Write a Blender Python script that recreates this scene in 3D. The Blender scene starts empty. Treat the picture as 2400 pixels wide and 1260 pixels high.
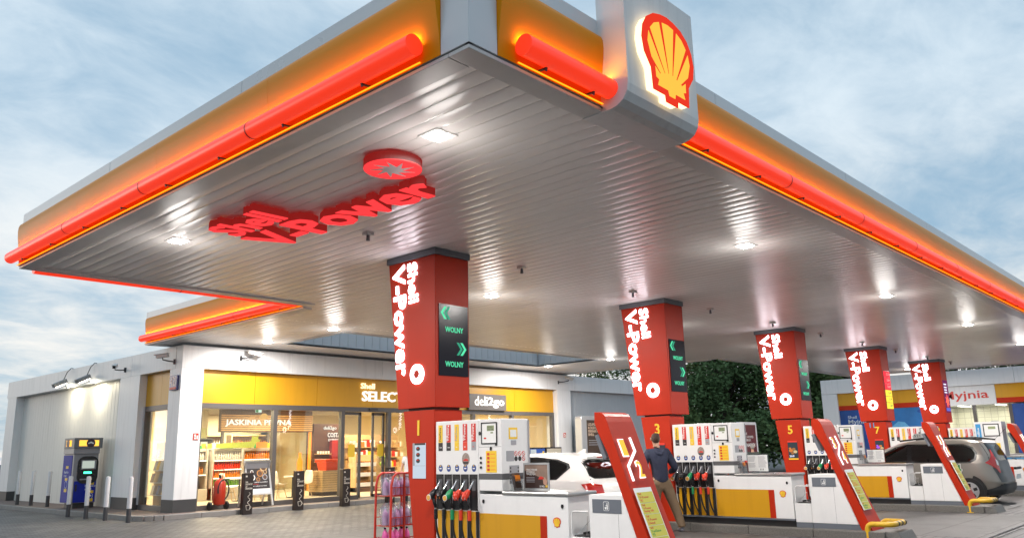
import bpy, bmesh, math, random
from mathutils import Matrix, Vector
random.seed(11)
S = bpy.context.scene
C = S.collection
R = math.radians
PI = math.pi

# ------------------------------------------------------------------ camera
cam_d = bpy.data.cameras.new('camera')
cam = bpy.data.objects.new('camera', cam_d)
C.objects.link(cam)
RR = ((0.67685566, 0.14566697, 0.72155911), (-0.7357626, 0.16423582, 0.65702358), (-0.02279922, -0.97560634, 0.21834025))
cam.matrix_world = Matrix(((RR[0][0], -RR[0][1], -RR[0][2], 0), (RR[1][0], -RR[1][1], -RR[1][2], 0),
                           (RR[2][0], -RR[2][1], -RR[2][2], 1.55), (0, 0, 0, 1)))
cam_d.sensor_width = 36
cam_d.lens = 36 * 1892.23 / 2400
cam_d.clip_end = 3000
cam_d.clip_start = 0.05
S.camera = cam

# ------------------------------------------------------------------ world: dusk sky with broken cloud
SUN_EL, SUN_AZ = R(7), R(118)          # direction towards the sun, measured from +X to +Y
W = bpy.data.worlds.new('World')
S.world = W
W.use_nodes = True
nt = W.node_tree
nt.nodes.clear()
def nd(t, **k):
    n = nt.nodes.new(t)
    for a, b in k.items():
        setattr(n, a, b)
    return n
def math_node(op, a, b=None, clamp=False):
    n = nd('ShaderNodeMath', operation=op, use_clamp=clamp)
    for i, x in enumerate((a, b)):
        if x is None: continue
        if isinstance(x, (int, float)): n.inputs[i].default_value = x
        else: nt.links.new(x, n.inputs[i])
    return n.outputs[0]
sky = nd('ShaderNodeTexSky', sky_type='NISHITA', sun_disc=False, sun_elevation=SUN_EL, sun_rotation=PI / 2 - SUN_AZ,
         air_density=1.0, dust_density=1.2, ozone_density=2.0, altitude=100)
tc = nd('ShaderNodeTexCoord')
sep = nd('ShaderNodeSeparateXYZ'); nt.links.new(tc.outputs['Generated'], sep.inputs[0])
zz = math_node('ADD', math_node('MAXIMUM', sep.outputs[2], 0.0), 0.22)
cmb = nd('ShaderNodeCombineXYZ')
nt.links.new(math_node('DIVIDE', sep.outputs[0], zz), cmb.inputs[0])
nt.links.new(math_node('DIVIDE', sep.outputs[1], zz), cmb.inputs[1])
mp = nd('ShaderNodeMapping'); nt.links.new(cmb.outputs[0], mp.inputs[0])
mp.inputs['Rotation'].default_value = (0, 0, R(38)); mp.inputs['Scale'].default_value = (1.25, 1.7, 1); mp.inputs['Location'].default_value = (3.1, 0.7, 0)
def noise(scale, det, dist=0.0, rough=.55):
    n = nd('ShaderNodeTexNoise'); n.inputs['Scale'].default_value = scale; n.inputs['Detail'].default_value = det
    n.inputs['Distortion'].default_value = dist; n.inputs['Roughness'].default_value = rough
    nt.links.new(mp.outputs[0], n.inputs[0]); return n.outputs[0]
def ramp(fac, a, b):
    n = nd('ShaderNodeMapRange', interpolation_type='SMOOTHSTEP'); n.inputs[1].default_value = a; n.inputs[2].default_value = b
    nt.links.new(fac, n.inputs[0]); return n.outputs[0]
big = noise(0.85, 7, 0.25, .58)
fine = noise(3.6, 6, 0.5, .62)
cover = ramp(math_node('ADD', math_node('MULTIPLY', big, 0.70), math_node('MULTIPLY', fine, 0.30)), 0.33, 0.67)
lowband = ramp(sep.outputs[2], 0.42, 0.02)     # 1 near the horizon
mixv = nd('ShaderNodeMix', data_type='RGBA')     # cloud colour: bluish above, warm white near the horizon
mixv.inputs[6].default_value = (0.54, 0.63, 0.70, 1); mixv.inputs[7].default_value = (0.80, 0.755, 0.69, 1)
nt.links.new(lowband, mixv.inputs[0])
skyg = nd('ShaderNodeMix', data_type='RGBA', blend_type='MIX')   # clear sky between the clouds: Nishita softened by thin high cloud
skys = nd('ShaderNodeVectorMath', operation='SCALE'); nt.links.new(sky.outputs[0], skys.inputs[0]); skys.inputs['Scale'].default_value = 0.10
skyg.inputs[0].default_value = 0.80
nt.links.new(skys.outputs[0], skyg.inputs[6]); skyg.inputs[7].default_value = (0.27, 0.42, 0.56, 1)
fin = nd('ShaderNodeMix', data_type='RGBA')
nt.links.new(cover, fin.inputs[0]); nt.links.new(skyg.outputs[2], fin.inputs[6]); nt.links.new(mixv.outputs[2], fin.inputs[7])
bg = nd('ShaderNodeBackground'); nt.links.new(fin.outputs[2], bg.inputs[0]); bg.inputs[1].default_value = 1.22
out = nd('ShaderNodeOutputWorld'); nt.links.new(bg.outputs[0], out.inputs[0])

# ------------------------------------------------------------------ sun (already low behind cloud)
sl = bpy.data.lights.new('sun', 'SUN'); sl.energy = 0.35; sl.angle = R(25); sl.color = (1.0, 0.86, 0.74)
so = bpy.data.objects.new('sun', sl); C.objects.link(so)
sd = Vector((math.cos(SUN_EL) * math.cos(SUN_AZ), math.cos(SUN_EL) * math.sin(SUN_AZ), math.sin(SUN_EL)))
so.rotation_euler = sd.to_track_quat('Z', 'Y').to_euler(); so.location = (-20, 60, 30)

S.view_settings.view_transform = 'Standard'
S.view_settings.look = 'None'
S.view_settings.exposure = 0.16
S.view_settings.gamma = 1.0
S.render.engine = 'CYCLES'
cy = S.cycles
cy.use_denoising = True
cy.max_bounces = 7; cy.diffuse_bounces = 4; cy.glossy_bounces = 4; cy.transparent_max_bounces = 16; cy.transmission_bounces = 4
cy.sample_clamp_indirect = 4.0
cy.caustics_reflective = False; cy.caustics_refractive = False

# ------------------------------------------------------------------ materials
_m = {}
def M(name, col=(.5, .5, .5), rough=.45, metal=0.0, emit=None, es=1.0, var=.05, vs=2.5, bump=0.0, bs=30.0, coat=0.0, spec=.5, rv=.08, streak=0.0, orand=0.0):
    if name in _m: return _m[name]
    m = bpy.data.materials.new(name); m.use_nodes = True; _m[name] = m
    t = m.node_tree; b = t.nodes['Principled BSDF']
    b.inputs['Base Color'].default_value = (*col, 1); b.inputs['Roughness'].default_value = rough
    b.inputs['Metallic'].default_value = metal; b.inputs['Specular IOR Level'].default_value = spec
    b.inputs['Coat Weight'].default_value = coat
    if emit:
        b.inputs['Specular IOR Level'].default_value = 0.0; b.inputs['Roughness'].default_value = .8
        b.inputs['Emission Color'].default_value = (*emit, 1); b.inputs['Emission Strength'].default_value = es
        return m
    tc = t.nodes.new('ShaderNodeTexCoord')
    n = t.nodes.new('ShaderNodeTexNoise'); n.inputs['Scale'].default_value = vs; n.inputs['Detail'].default_value = 6; n.inputs['Roughness'].default_value = .65
    t.links.new(tc.outputs['Object'], n.inputs[0])
    if var > 0:
        mx = t.nodes.new('ShaderNodeMix'); mx.data_type = 'RGBA'
        mx.inputs[6].default_value = (*[c * (1 - var * 1.6) for c in col], 1); mx.inputs[7].default_value = (*[min(1, c * (1 + var)) for c in col], 1)
        t.links.new(n.outputs[0], mx.inputs[0]); t.links.new(mx.outputs[2], b.inputs['Base Color'])
    if streak > 0 or orand > 0:
        src = mx.outputs[2] if var > 0 else None
        fac = None
        if streak > 0:
            mpx = t.nodes.new('ShaderNodeMapping'); mpx.inputs['Scale'].default_value = (5, 5, .35); t.links.new(tc.outputs['Object'], mpx.inputs[0])
            ns = t.nodes.new('ShaderNodeTexNoise'); ns.inputs['Scale'].default_value = 1.6; ns.inputs['Detail'].default_value = 7; t.links.new(mpx.outputs[0], ns.inputs[0])
            r1 = t.nodes.new('ShaderNodeMapRange'); r1.inputs[1].default_value = .52; r1.inputs[2].default_value = .78; r1.inputs[3].default_value = 1; r1.inputs[4].default_value = 1 - streak; t.links.new(ns.outputs[0], r1.inputs[0]); fac = r1.outputs[0]
        if orand > 0:
            oi = t.nodes.new('ShaderNodeObjectInfo'); r2 = t.nodes.new('ShaderNodeMapRange'); r2.inputs[3].default_value = 1 - orand; r2.inputs[4].default_value = 1; t.links.new(oi.outputs['Random'], r2.inputs[0])
            if fac is None: fac = r2.outputs[0]
            else:
                mm = t.nodes.new('ShaderNodeMath'); mm.operation = 'MULTIPLY'; t.links.new(fac, mm.inputs[0]); t.links.new(r2.outputs[0], mm.inputs[1]); fac = mm.outputs[0]
        vm = t.nodes.new('ShaderNodeVectorMath'); vm.operation = 'SCALE'; t.links.new(src, vm.inputs[0]); t.links.new(fac, vm.inputs['Scale']); t.links.new(vm.outputs[0], b.inputs['Base Color'])
    if rv > 0:
        mr = t.nodes.new('ShaderNodeMapRange'); mr.inputs[3].default_value = max(.02, rough - rv); mr.inputs[4].default_value = min(1, rough + rv)
        t.links.new(n.outputs[0], mr.inputs[0]); t.links.new(mr.outputs[0], b.inputs['Roughness'])
    if bump > 0:
        n2 = t.nodes.new('ShaderNodeTexNoise'); n2.inputs['Scale'].default_value = bs; n2.inputs['Detail'].default_value = 4
        t.links.new(tc.outputs['Object'], n2.inputs[0])
        bp = t.nodes.new('ShaderNodeBump'); bp.inputs['Strength'].default_value = bump; bp.inputs['Distance'].default_value = .02
        t.links.new(n2.outputs[0], bp.inputs['Height']); t.links.new(bp.outputs[0], b.inputs['Normal'])
    return m
def EM(name, col, es): return M(name, (.02, .02, .02), .4, emit=col, es=es)
def glass_mat(name, tint=(1, 1, 1), refl=0.10, rough=0.0):
    m = bpy.data.materials.new(name); m.use_nodes = True; t = m.node_tree; t.nodes.clear(); _m[name] = m
    o = t.nodes.new('ShaderNodeOutputMaterial'); mx = t.nodes.new('ShaderNodeMixShader')
    tr = t.nodes.new('ShaderNodeBsdfTransparent'); tr.inputs[0].default_value = (*tint, 1)
    gl = t.nodes.new('ShaderNodeBsdfGlossy'); gl.inputs['Roughness'].default_value = rough
    fr = t.nodes.new('ShaderNodeLayerWeight'); fr.inputs[0].default_value = .35
    mr = t.nodes.new('ShaderNodeMapRange'); mr.inputs[3].default_value = refl; mr.inputs[4].default_value = .85
    pw = t.nodes.new('ShaderNodeMath'); pw.operation = 'POWER'; pw.inputs[1].default_value = 2.5
    t.links.new(fr.outputs['Facing'], pw.inputs[0]); t.links.new(pw.outputs[0], mr.inputs[0])
    t.links.new(mr.outputs[0], mx.inputs[0]); t.links.new(tr.outputs[0], mx.inputs[1]); t.links.new(gl.outputs[0], mx.inputs[2]); t.links.new(mx.outputs[0], o.inputs[0])
    return m
SHOPGLASS = glass_mat('shop glass', (.93, .95, .94), .055)
CARGLASS = glass_mat('tinted car glass', (.24, .26, .26), .08)
CLEARPLASTIC = glass_mat('clear acrylic', (.90, .92, .93), .12, .05)

WHITE = M('white coated steel', (.78, .77, .76), .38, var=.05, vs=4, rv=.10, streak=.045)
WHITE2 = M('white aluminium cladding', (.76, .77, .78), .42, var=.05, vs=.8, streak=.14, orand=.05)
RED = M('red coated steel', (.46, .024, .004), .45, var=.07, vs=1.2, spec=.22, rv=.14, streak=.10)
REDD = M('red frame tube', (.50, .028, .012), .35)
YEL = M('yellow coated panel', (.60, .295, .004), .38, var=.05, vs=1.0, streak=.08)
YELS = M('yellow sticker', (.85, .55, .03), .4, var=.02)
GREY = M('slate grey panel', (.13, .145, .17), .4)
DARK = M('dark anthracite', (.045, .047, .052), .45)
BLACK = M('black rubber', (.012, .012, .013), .5)
BLACKG = M('black plastic', (.015, .015, .017), .28)
STEEL = M('brushed steel', (.55, .54, .53), .3, metal=1.0, rv=.1)
CHROME = M('chrome', (.75, .75, .76), .12, metal=1.0, rv=.04)
FRAME = M('brown grey window frame', (.09, .082, .078), .4)
PAPER = M('white print', (.80, .80, .78), .5, var=.0)
REDP = M('red print', (.60, .03, .02), .45, var=0)
ORANGEP = M('orange print', (.85, .25, .02), .45, var=0)
GREENP = M('green print', (.02, .28, .06), .45, var=0)
BLUEP = M('blue print', (.02, .08, .35), .4, var=0)
DARKP = M('dark print', (.03, .025, .025), .45, var=0)
GREYP = M('grey print', (.33, .33, .35), .5, var=0)
BROWNP = M('brown print', (.10, .05, .03), .5, var=.1)
GREEN = M('green nozzle plastic', (.01, .28, .10), .35)
ORED = M('red nozzle plastic', (.72, .05, .02), .35)
LETTER = EM('lit white acrylic letter', (1.0, .92, 1.0), 6.0)

# ------------------------------------------------------------------ mesh builder
class MB:
    def __init__(s): s.v = []; s.f = []
    def add(s, vs, fs):
        o = len(s.v); s.v += [tuple(p) for p in vs]; s.f += [tuple(i + o for i in f) for f in fs]; return s
    def box(s, x0, x1, y0, y1, z0, z1):
        return s.add([(x0, y0, z0), (x1, y0, z0), (x1, y1, z0), (x0, y1, z0), (x0, y0, z1), (x1, y0, z1), (x1, y1, z1), (x0, y1, z1)],
                     [(0, 3, 2, 1), (4, 5, 6, 7), (0, 1, 5, 4), (1, 2, 6, 5), (2, 3, 7, 6), (3, 0, 4, 7)])
    def obox(s, c, a, b, d):
        c, a, b, d = map(Vector, (c, a, b, d))
        vs = [c + i * a + j * b + k * d for k in (-1, 1) for i, j in ((-1, -1), (1, -1), (1, 1), (-1, 1))]
        return s.add(vs, [(0, 3, 2, 1), (4, 5, 6, 7), (0, 1, 5, 4), (1, 2, 6, 5), (2, 3, 7, 6), (3, 0, 4, 7)])
    def prism(s, poly, ax, a, b):
        f = {'x': lambda p, t: (t, p[0], p[1]), 'y': lambda p, t: (p[0], t, p[1]), 'z': lambda p, t: (p[0], p[1], t)}[ax]
        n = len(poly)
        return s.add([f(p, a) for p in poly] + [f(p, b) for p in poly],
                     [tuple(range(n))[::-1], tuple(range(n, 2 * n))] + [(i, (i + 1) % n, n + (i + 1) % n, n + i) for i in range(n)])
    def quadprism(s, bot, top):      # 4 bottom and 4 top points
        return s.add(list(bot) + list(top), [(0, 3, 2, 1), (4, 5, 6, 7), (0, 1, 5, 4), (1, 2, 6, 5), (2, 3, 7, 6), (3, 0, 4, 7)])
    def cyl(s, p, q, r0, r1=None, n=14, caps=True):
        r1 = r0 if r1 is None else r1
        p, q = Vector(p), Vector(q); d = (q - p).normalized(); u = d.orthogonal().normalized(); w = d.cross(u)
        vs = [p + r0 * (math.cos(2 * PI * i / n) * u + math.sin(2 * PI * i / n) * w) for i in range(n)] + \
             [q + r1 * (math.cos(2 * PI * i / n) * u + math.sin(2 * PI * i / n) * w) for i in range(n)]
        fs = [(i, (i + 1) % n, n + (i + 1) % n, n + i) for i in range(n)]
        if caps: fs += [tuple(range(n))[::-1], tuple(range(n, 2 * n))]
        return s.add(vs, fs)
    def tube(s, pts, r, n=8):
        pts = [Vector(p) for p in pts]; m = len(pts); rs = r if isinstance(r, (list, tuple)) else [r] * m
        vs = []; pu = None
        for i, p in enumerate(pts):
            d = (pts[min(i + 1, m - 1)] - pts[max(i - 1, 0)]).normalized()
            u = d.orthogonal().normalized() if pu is None else (pu - pu.dot(d) * d)
            if u.length < 1e-5: u = d.orthogonal()
            u.normalize(); pu = u; w = d.cross(u)
            vs += [p + rs[i] * (math.cos(2 * PI * k / n) * u + math.sin(2 * PI * k / n) * w) for k in range(n)]
        fs = [(i * n + k, i * n + (k + 1) % n, (i + 1) * n + (k + 1) % n, (i + 1) * n + k) for i in range(m - 1) for k in range(n)]
        fs += [tuple(range(n))[::-1], tuple(range((m - 1) * n, m * n))]
        return s.add(vs, fs)
    def lathe(s, c, prof, n=16):
        vs = [(c[0] + r * math.cos(2 * PI * k / n), c[1] + r * math.sin(2 * PI * k / n), c[2] + z) for r, z in prof for k in range(n)]
        m = len(prof)
        fs = [(i * n + k, i * n + (k + 1) % n, (i + 1) * n + (k + 1) % n, (i + 1) * n + k) for i in range(m - 1) for k in range(n)]
        fs += [tuple(range(n))[::-1], tuple(range((m - 1) * n, m * n))]
        return s.add(vs, fs)
    def grid(s, fn, nu, nv, close_u=False):
        vs = [fn(i / (nu if close_u else nu - 1), j / (nv - 1)) for j in range(nv) for i in range(nu)]
        fs = []
        for j in range(nv - 1):
            for i in range(nu if close_u else nu - 1):
                fs.append((j * nu + i, j * nu + (i + 1) % nu, (j + 1) * nu + (i + 1) % nu, (j + 1) * nu + i))
        return s.add(vs, fs)
    def build(s, name, mat, parent=None, smooth=False, bevel=0.0, recalc=True, sub=0):
        loc = Vector((0, 0, 0))
        p = parent
        while p is not None: loc += p.location; p = p.parent
        me = bpy.data.meshes.new(name)
        me.from_pydata([(v[0] - loc.x, v[1] - loc.y, v[2] - loc.z) for v in s.v], [], s.f)
        if recalc:
            bm = bmesh.new(); bm.from_mesh(me); bmesh.ops.recalc_face_normals(bm, faces=bm.faces); bm.to_mesh(me); bm.free()
        if smooth:
            for q in me.polygons: q.use_smooth = True
            me.set_sharp_from_angle(angle=R(38))
        if mat: me.materials.append(mat)
        o = bpy.data.objects.new(name, me); C.objects.link(o)
        if parent is not None: o.parent = parent
        if bevel > 0:
            b = o.modifiers.new('edge', 'BEVEL'); b.width = bevel; b.segments = 2; b.limit_method = 'ANGLE'; b.harden_normals = False
        if sub:
            q = o.modifiers.new('sub', 'SUBSURF'); q.levels = sub; q.render_levels = sub
        return o
def tag(o, label=None, cat=None, group=None, kind=None):
    for k, v in (('label', label), ('category', cat), ('group', group), ('kind', kind)):
        if v: o[k] = v
    return o
def thing(name, loc, label, cat, group=None):
    o = bpy.data.objects.new(name, None); C.objects.link(o); o.location = loc; o.empty_display_size = .2
    return tag(o, label, cat, group)
def struct(o): o['kind'] = 'structure'; return o
def copy_tree(o, parent=None):
    c = o.copy(); C.objects.link(c)
    if parent is not None: c.parent = parent
    for ch in list(o.children): copy_tree(ch, c)
    return c
def box(name, mat, parent, *b, bevel=0.0): return MB().box(*b).build(name, mat, parent, bevel=bevel)

# text set in the built-in font, thickened; fitted to a width and a height
_tx = {}
def text(s, o, u, v, mat, parent, h=None, w=None, ext=.003, bold=.008, align='L', name='lettering', shear=0.0):
    key = (s, bold, shear)
    if key not in _tx:
        cu = bpy.data.curves.new('t', 'FONT'); cu.body = s; cu.size = 1; cu.extrude = .5; cu.offset = bold; cu.resolution_u = 2; cu.shear = shear
        cu.space_line = .92
        ob = bpy.data.objects.new('t', cu); C.objects.link(ob)
        dg = bpy.context.evaluated_depsgraph_get(); dg.update()
        me = bpy.data.meshes.new_from_object(ob.evaluated_get(dg)); bpy.data.objects.remove(ob); bpy.data.curves.remove(cu)
        xs = [q.co.x for q in me.vertices]; ys = [q.co.y for q in me.vertices]
        _tx[key] = (me, min(xs), max(xs), min(ys), max(ys))
    me0, x0, x1, y0, y1 = _tx[key]
    sx = sy = None
    if h: sy = h / (y1 - y0)
    if w: sx = w / (x1 - x0)
    sx = sx or sy; sy = sy or sx
    me = me0.copy(); me.name = name
    dx = {'L': x0, 'C': (x0 + x1) / 2, 'R': x1}[align]; dy = y0 if align != 'C' else (y0 + y1) / 2
    for q in me.vertices: q.co = ((q.co.x - dx) * sx, (q.co.y - dy) * sy, (q.co.z + .5) * ext)
    me.materials.clear(); me.materials.append(mat)
    ob = bpy.data.objects.new(name, me); C.objects.link(ob)
    loc = Vector((0, 0, 0)); p = parent
    while p is not None: loc += p.location; p = p.parent
    u, v = Vector(u).normalized(), Vector(v).normalized(); n = u.cross(v); o = Vector(o) - loc
    if parent is not None: ob.parent = parent
    ob.matrix_basis = Matrix(((u.x, v.x, n.x, o.x), (u.y, v.y, n.y, o.y), (u.z, v.z, n.z, o.z), (0, 0, 0, 1)))
    return ob
UX, UY, UZ = Vector((1, 0, 0)), Vector((0, 1, 0)), Vector((0, 0, 1))
def plate(name, mat, parent, o, u, v, w, h, t=.003, inset=0.0):   # thin plate whose lower left corner is o
    o, u, v = Vector(o), Vector(u).normalized(), Vector(v).normalized(); n = u.cross(v)
    return MB().obox(o + u * w / 2 + v * h / 2 + n * t / 2, u * w / 2, v * h / 2, n * t / 2).build(name, mat, parent)
def polyplate(name, mat, parent, o, u, v, pts, t=.003, off=0.0):   # extruded outline in the (u, v) plane
    o, u, v = Vector(o), Vector(u).normalized(), Vector(v).normalized(); n = u.cross(v); k = len(pts)
    mb = MB().add([o + u * a + v * b + n * off for a, b in pts] + [o + u * a + v * b + n * (off + t) for a, b in pts],
                  [tuple(range(k))[::-1], tuple(range(k, 2 * k))] + [(i, (i + 1) % k, k + (i + 1) % k, k + i) for i in range(k)])
    return mb.build(name, mat, parent)
def circle(cx, cy, r, n=28, ry=None): return [(cx + r * math.cos(2 * PI * i / n), cy + (ry or r) * math.sin(2 * PI * i / n)) for i in range(n)]
def rrect(w, h, r, n=4):
    pts = []
    for cx, cy, a in ((w - r, r, -90), (w - r, h - r, 0), (r, h - r, 90), (r, r, 180)):
        for i in range(n + 1):
            t = R(a + 90 * i / n); pts.append((cx + r * math.cos(t), cy + r * math.sin(t)))
    return pts
def star(cx, cy, r0, r1, n=9, tw=.25):
    pts = []
    for i in range(n):
        a = 2 * PI * i / n; pts.append((cx + r1 * math.cos(a + tw), cy + r1 * math.sin(a + tw)))
        a += PI / n; pts.append((cx + r0 * math.cos(a - tw * .3), cy + r0 * math.sin(a - tw * .3)))
    return pts
# scallop emblem: red outline, yellow ribs; (u, v) box of width w, centred on o
PL = [(0, -.47), (-.11, -.47), (-.12, -.40), (-.34, -.40), (-.36, -.17), (-.47, -.03), (-.5, .12), (-.47, .26), (-.39, .38), (-.27, .46), (-.13, .5), (0, .515)]
PECT = PL + [(-x, y) for x, y in PL[-2:0:-1]]
def emblem(parent, o, u, v, w, red, yel, t=.01, back=None):
    e = polyplate('emblem', red, parent, o, u, v, [(a * w, b * w) for a, b in PECT], t)
    c = (0, -.345)
    k = 7
    lim = 74
    SH = [(a * .81, .03 + (b - .03) * .81) for a, b in PECT]
    def inside(x, y):
        r_ = False; n_ = len(SH)
        for q in range(n_):
            (x1, y1), (x2, y2) = SH[q], SH[q - 1]
            if (y1 > y) != (y2 > y) and x < (x2 - x1) * (y - y1) / (y2 - y1) + x1: r_ = not r_
        return r_
    def reach(a):
        r_ = .2
        while r_ < .9 and inside(c[0] + r_ * math.sin(a), c[1] + r_ * math.cos(a)): r_ += .005
        return r_
    for i in range(k):
        a0 = R(-lim + 2 * lim * i / k + 2.3); a1 = R(-lim + 2 * lim * (i + 1) / k - 2.3); am = (a0 + a1) / 2; rb = .16
        pts = [(c[0] + rb * math.sin(a0), c[1] + rb * math.cos(a0))] + [(c[0] + reach(q) * math.sin(q), c[1] + reach(q) * math.cos(q)) for q in (a0, am, a1)] + [(c[0] + rb * math.sin(a1), c[1] + rb * math.cos(a1))]
        polyplate('rib', yel, e if e.parent is not None and e.parent.parent is None else parent, o, u, v, [(a * w, b * w) for a, b in pts], .004, t)
    base = [(-.26, -.335), (-.07, -.335), (-.055, -.39), (.055, -.39), (.07, -.335), (.26, -.335), (.2, -.19), (0, -.13), (-.2, -.19)]
    polyplate('rib', yel, e if e.parent is not None and e.parent.parent is None else parent, o, u, v, [(a * w, b * w) for a, b in base], .0045, t)
    return e
# ================================================================== GROUND
def gz(y): return -0.11 if y < 10 else (-0.11 + (y - 10) * 0.01 if y < 21 else 0.0)
def ground_material(name, concrete):
    m = bpy.data.materials.new(name); m.use_nodes = True; t = m.node_tree; b = t.nodes['Principled BSDF']
    tc = t.nodes.new('ShaderNodeTexCoord'); L = t.links.new
    n = t.nodes.new('ShaderNodeTexNoise'); n.inputs['Scale'].default_value = .35; n.inputs['Detail'].default_value = 9; n.inputs['Roughness'].default_value = .65; L(tc.outputs['Object'], n.inputs[0])
    n2 = t.nodes.new('ShaderNodeTexNoise'); n2.inputs['Scale'].default_value = 60; n2.inputs['Detail'].default_value = 3; L(tc.outputs['Object'], n2.inputs[0])
    mx = t.nodes.new('ShaderNodeMix'); mx.data_type = 'RGBA'; L(n.outputs[0], mx.inputs[0])
    bp = t.nodes.new('ShaderNodeBump'); bp.inputs['Distance'].default_value = .012
    if concrete:
        mx.inputs[6].default_value = (.060, .058, .056, 1); mx.inputs[7].default_value = (.125, .12, .116, 1)
        n3 = t.nodes.new('ShaderNodeTexNoise'); n3.inputs['Scale'].default_value = 1.1; n3.inputs['Detail'].default_value = 5; n3.inputs['Roughness'].default_value = .7; L(tc.outputs['Object'], n3.inputs[0])
        st = t.nodes.new('ShaderNodeMapRange'); st.inputs[1].default_value = .56; st.inputs[2].default_value = .74; st.inputs[3].default_value = 1; st.inputs[4].default_value = .45; L(n3.outputs[0], st.inputs[0])
        jb = t.nodes.new('ShaderNodeTexBrick'); jb.offset = 0; jb.inputs['Scale'].default_value = 1; jb.inputs['Brick Width'].default_value = 2.6; jb.inputs['Row Height'].default_value = 2.45; jb.inputs['Mortar Size'].default_value = .018; jb.inputs['Color1'].default_value = (1, 1, 1, 1); jb.inputs['Color2'].default_value = (.9, .9, .9, 1); jb.inputs['Mortar'].default_value = (.3, .3, .3, 1); L(tc.outputs['Object'], jb.inputs['Vector'])
        v1 = t.nodes.new('ShaderNodeVectorMath'); v1.operation = 'SCALE'; L(mx.outputs[2], v1.inputs[0]); L(st.outputs[0], v1.inputs['Scale'])
        v2 = t.nodes.new('ShaderNodeVectorMath'); v2.operation = 'MULTIPLY'; L(v1.outputs[0], v2.inputs[0]); L(jb.outputs[0], v2.inputs[1])
        L(v2.outputs[0], b.inputs['Base Color']); bp.inputs['Strength'].default_value = .25; L(n2.outputs[0], bp.inputs['Height'])
    else:
        br = t.nodes.new('ShaderNodeTexBrick'); br.inputs['Scale'].default_value = 1.0
        mpp = t.nodes.new('ShaderNodeMapping'); mpp.inputs['Rotation'].default_value = (0, 0, R(0)); L(tc.outputs['Object'], mpp.inputs[0]); L(mpp.outputs[0], br.inputs['Vector'])
        br.inputs['Brick Width'].default_value = .24; br.inputs['Row Height'].default_value = .16; br.inputs['Mortar Size'].default_value = .012
        br.inputs['Color1'].default_value = (.085, .082, .083, 1); br.inputs['Color2'].default_value = (.165, .155, .15, 1); br.inputs['Mortar'].default_value = (.018, .017, .016, 1); br.inputs['Bias'].default_value = -.1
        mul = t.nodes.new('ShaderNodeMix'); mul.data_type = 'RGBA'; mul.blend_type = 'MULTIPLY'; mul.inputs[0].default_value = 1
        mx.inputs[6].default_value = (.60, .60, .60, 1); mx.inputs[7].default_value = (1.02, 1.01, 1.0, 1)
        L(br.outputs[0], mul.inputs[6]); L(mx.outputs[2], mul.inputs[7]); L(mul.outputs[2], b.inputs['Base Color'])
        iv = t.nodes.new('ShaderNodeMath'); iv.operation = 'SUBTRACT'; iv.inputs[0].default_value = 1; L(br.outputs['Fac'], iv.inputs[1])
        bp.inputs['Strength'].default_value = .7; L(iv.outputs[0], bp.inputs['Height'])
    L(bp.outputs[0], b.inputs['Normal'])
    mr = t.nodes.new('ShaderNodeMapRange'); mr.inputs[3].default_value = .72; mr.inputs[4].default_value = .42; L(n.outputs[0], mr.inputs[0]); L(mr.outputs[0], b.inputs['Roughness'])
    return m
PAVE = ground_material('concrete block paving', False)
CONC = ground_material('worn forecourt concrete', True)
ys = [-400, 10, 21, 500]
struct(MB().add([p for y in ys for p in ((-400, y, gz(y)), (600, y, gz(y)))], [(2 * i, 2 * i + 1, 2 * i + 3, 2 * i + 2) for i in range(3)]).build('ground', PAVE, recalc=False))
# poured lanes under the canopy, a sheet over the paving, with a drain slot along the front edge
for i, (x0, x1) in enumerate(((9.9, 14.55), (16.1, 21.2), (22.75, 27.9), (29.5, 34.8))):
    struct(MB().add([(x0, 4.1, -.106), (x1, 4.1, -.106), (x1, 10, -.106), (x0, 10, -.106), (x1, 14.6, gz(14.6) + .004), (x0, 14.6, gz(14.6) + .004)], [(0, 1, 2, 3), (3, 2, 4, 5)]).build('fuelling_lane', CONC, recalc=False))
drain = MB()
for x in range(10, 40): drain.box(x + .02, x + .98, 3.72, 3.76, -.115, -.098).box(x + .02, x + .98, 3.84, 3.88, -.115, -.098)
for x in range(100, 400): drain.box(x / 10 + .01, x / 10 + .03, 3.76, 3.84, -.115, -.1)
tag(drain.build('drain_channel', DARK), 'steel slot drain crossing the concrete before the pump islands', 'drain')

# ================================================================== PAVEMENT IN FRONT OF THE SHOP
PAVRED = M('reddish sidewalk blocks', (.17, .125, .11), .7, var=.25, vs=9, bump=.3, bs=14)
KERBM = M('kerb concrete', (.25, .24, .23), .75, var=.18, vs=4, bump=.3, bs=50)
pav = struct(MB().prism([(9.35, 21.75), (9.5, 21.45), (9.8, 21.3), (36, 21.3), (36, 60), (9.35, 60)], 'z', -.05, .115).build('pavement', PAVRED))
stone = None
def kerb_stone(p, q, w=.15, zt=.125):
    p, q = Vector(p), Vector(q); d = (q - p); L = d.length - .008; d.normalize(); nrm = Vector((-d.y, d.x, 0))
    c = (p + q) / 2
    mb = MB().obox((c.x, c.y, (zt - .06) / 2), d * L / 2, nrm * w / 2, Vector((0, 0, (zt + .06) / 2)))
    return mb.build('kerb_stone', KERBM, pav, bevel=.012)
for i in range(16): kerb_stone((9.80 + i, 21.225, 0), (10.80 + i, 21.225, 0))
arc = [(9.275, 22.0), (9.30, 21.72), (9.43, 21.42), (9.60, 21.29), (9.80, 21.225)]
for a, b in zip(arc, arc[1:]): kerb_stone((*a, 0), (*b, 0))
for i in range(24): kerb_stone((9.275, 22.0 + i, 0), (9.275, 23.0 + i, 0))

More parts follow.
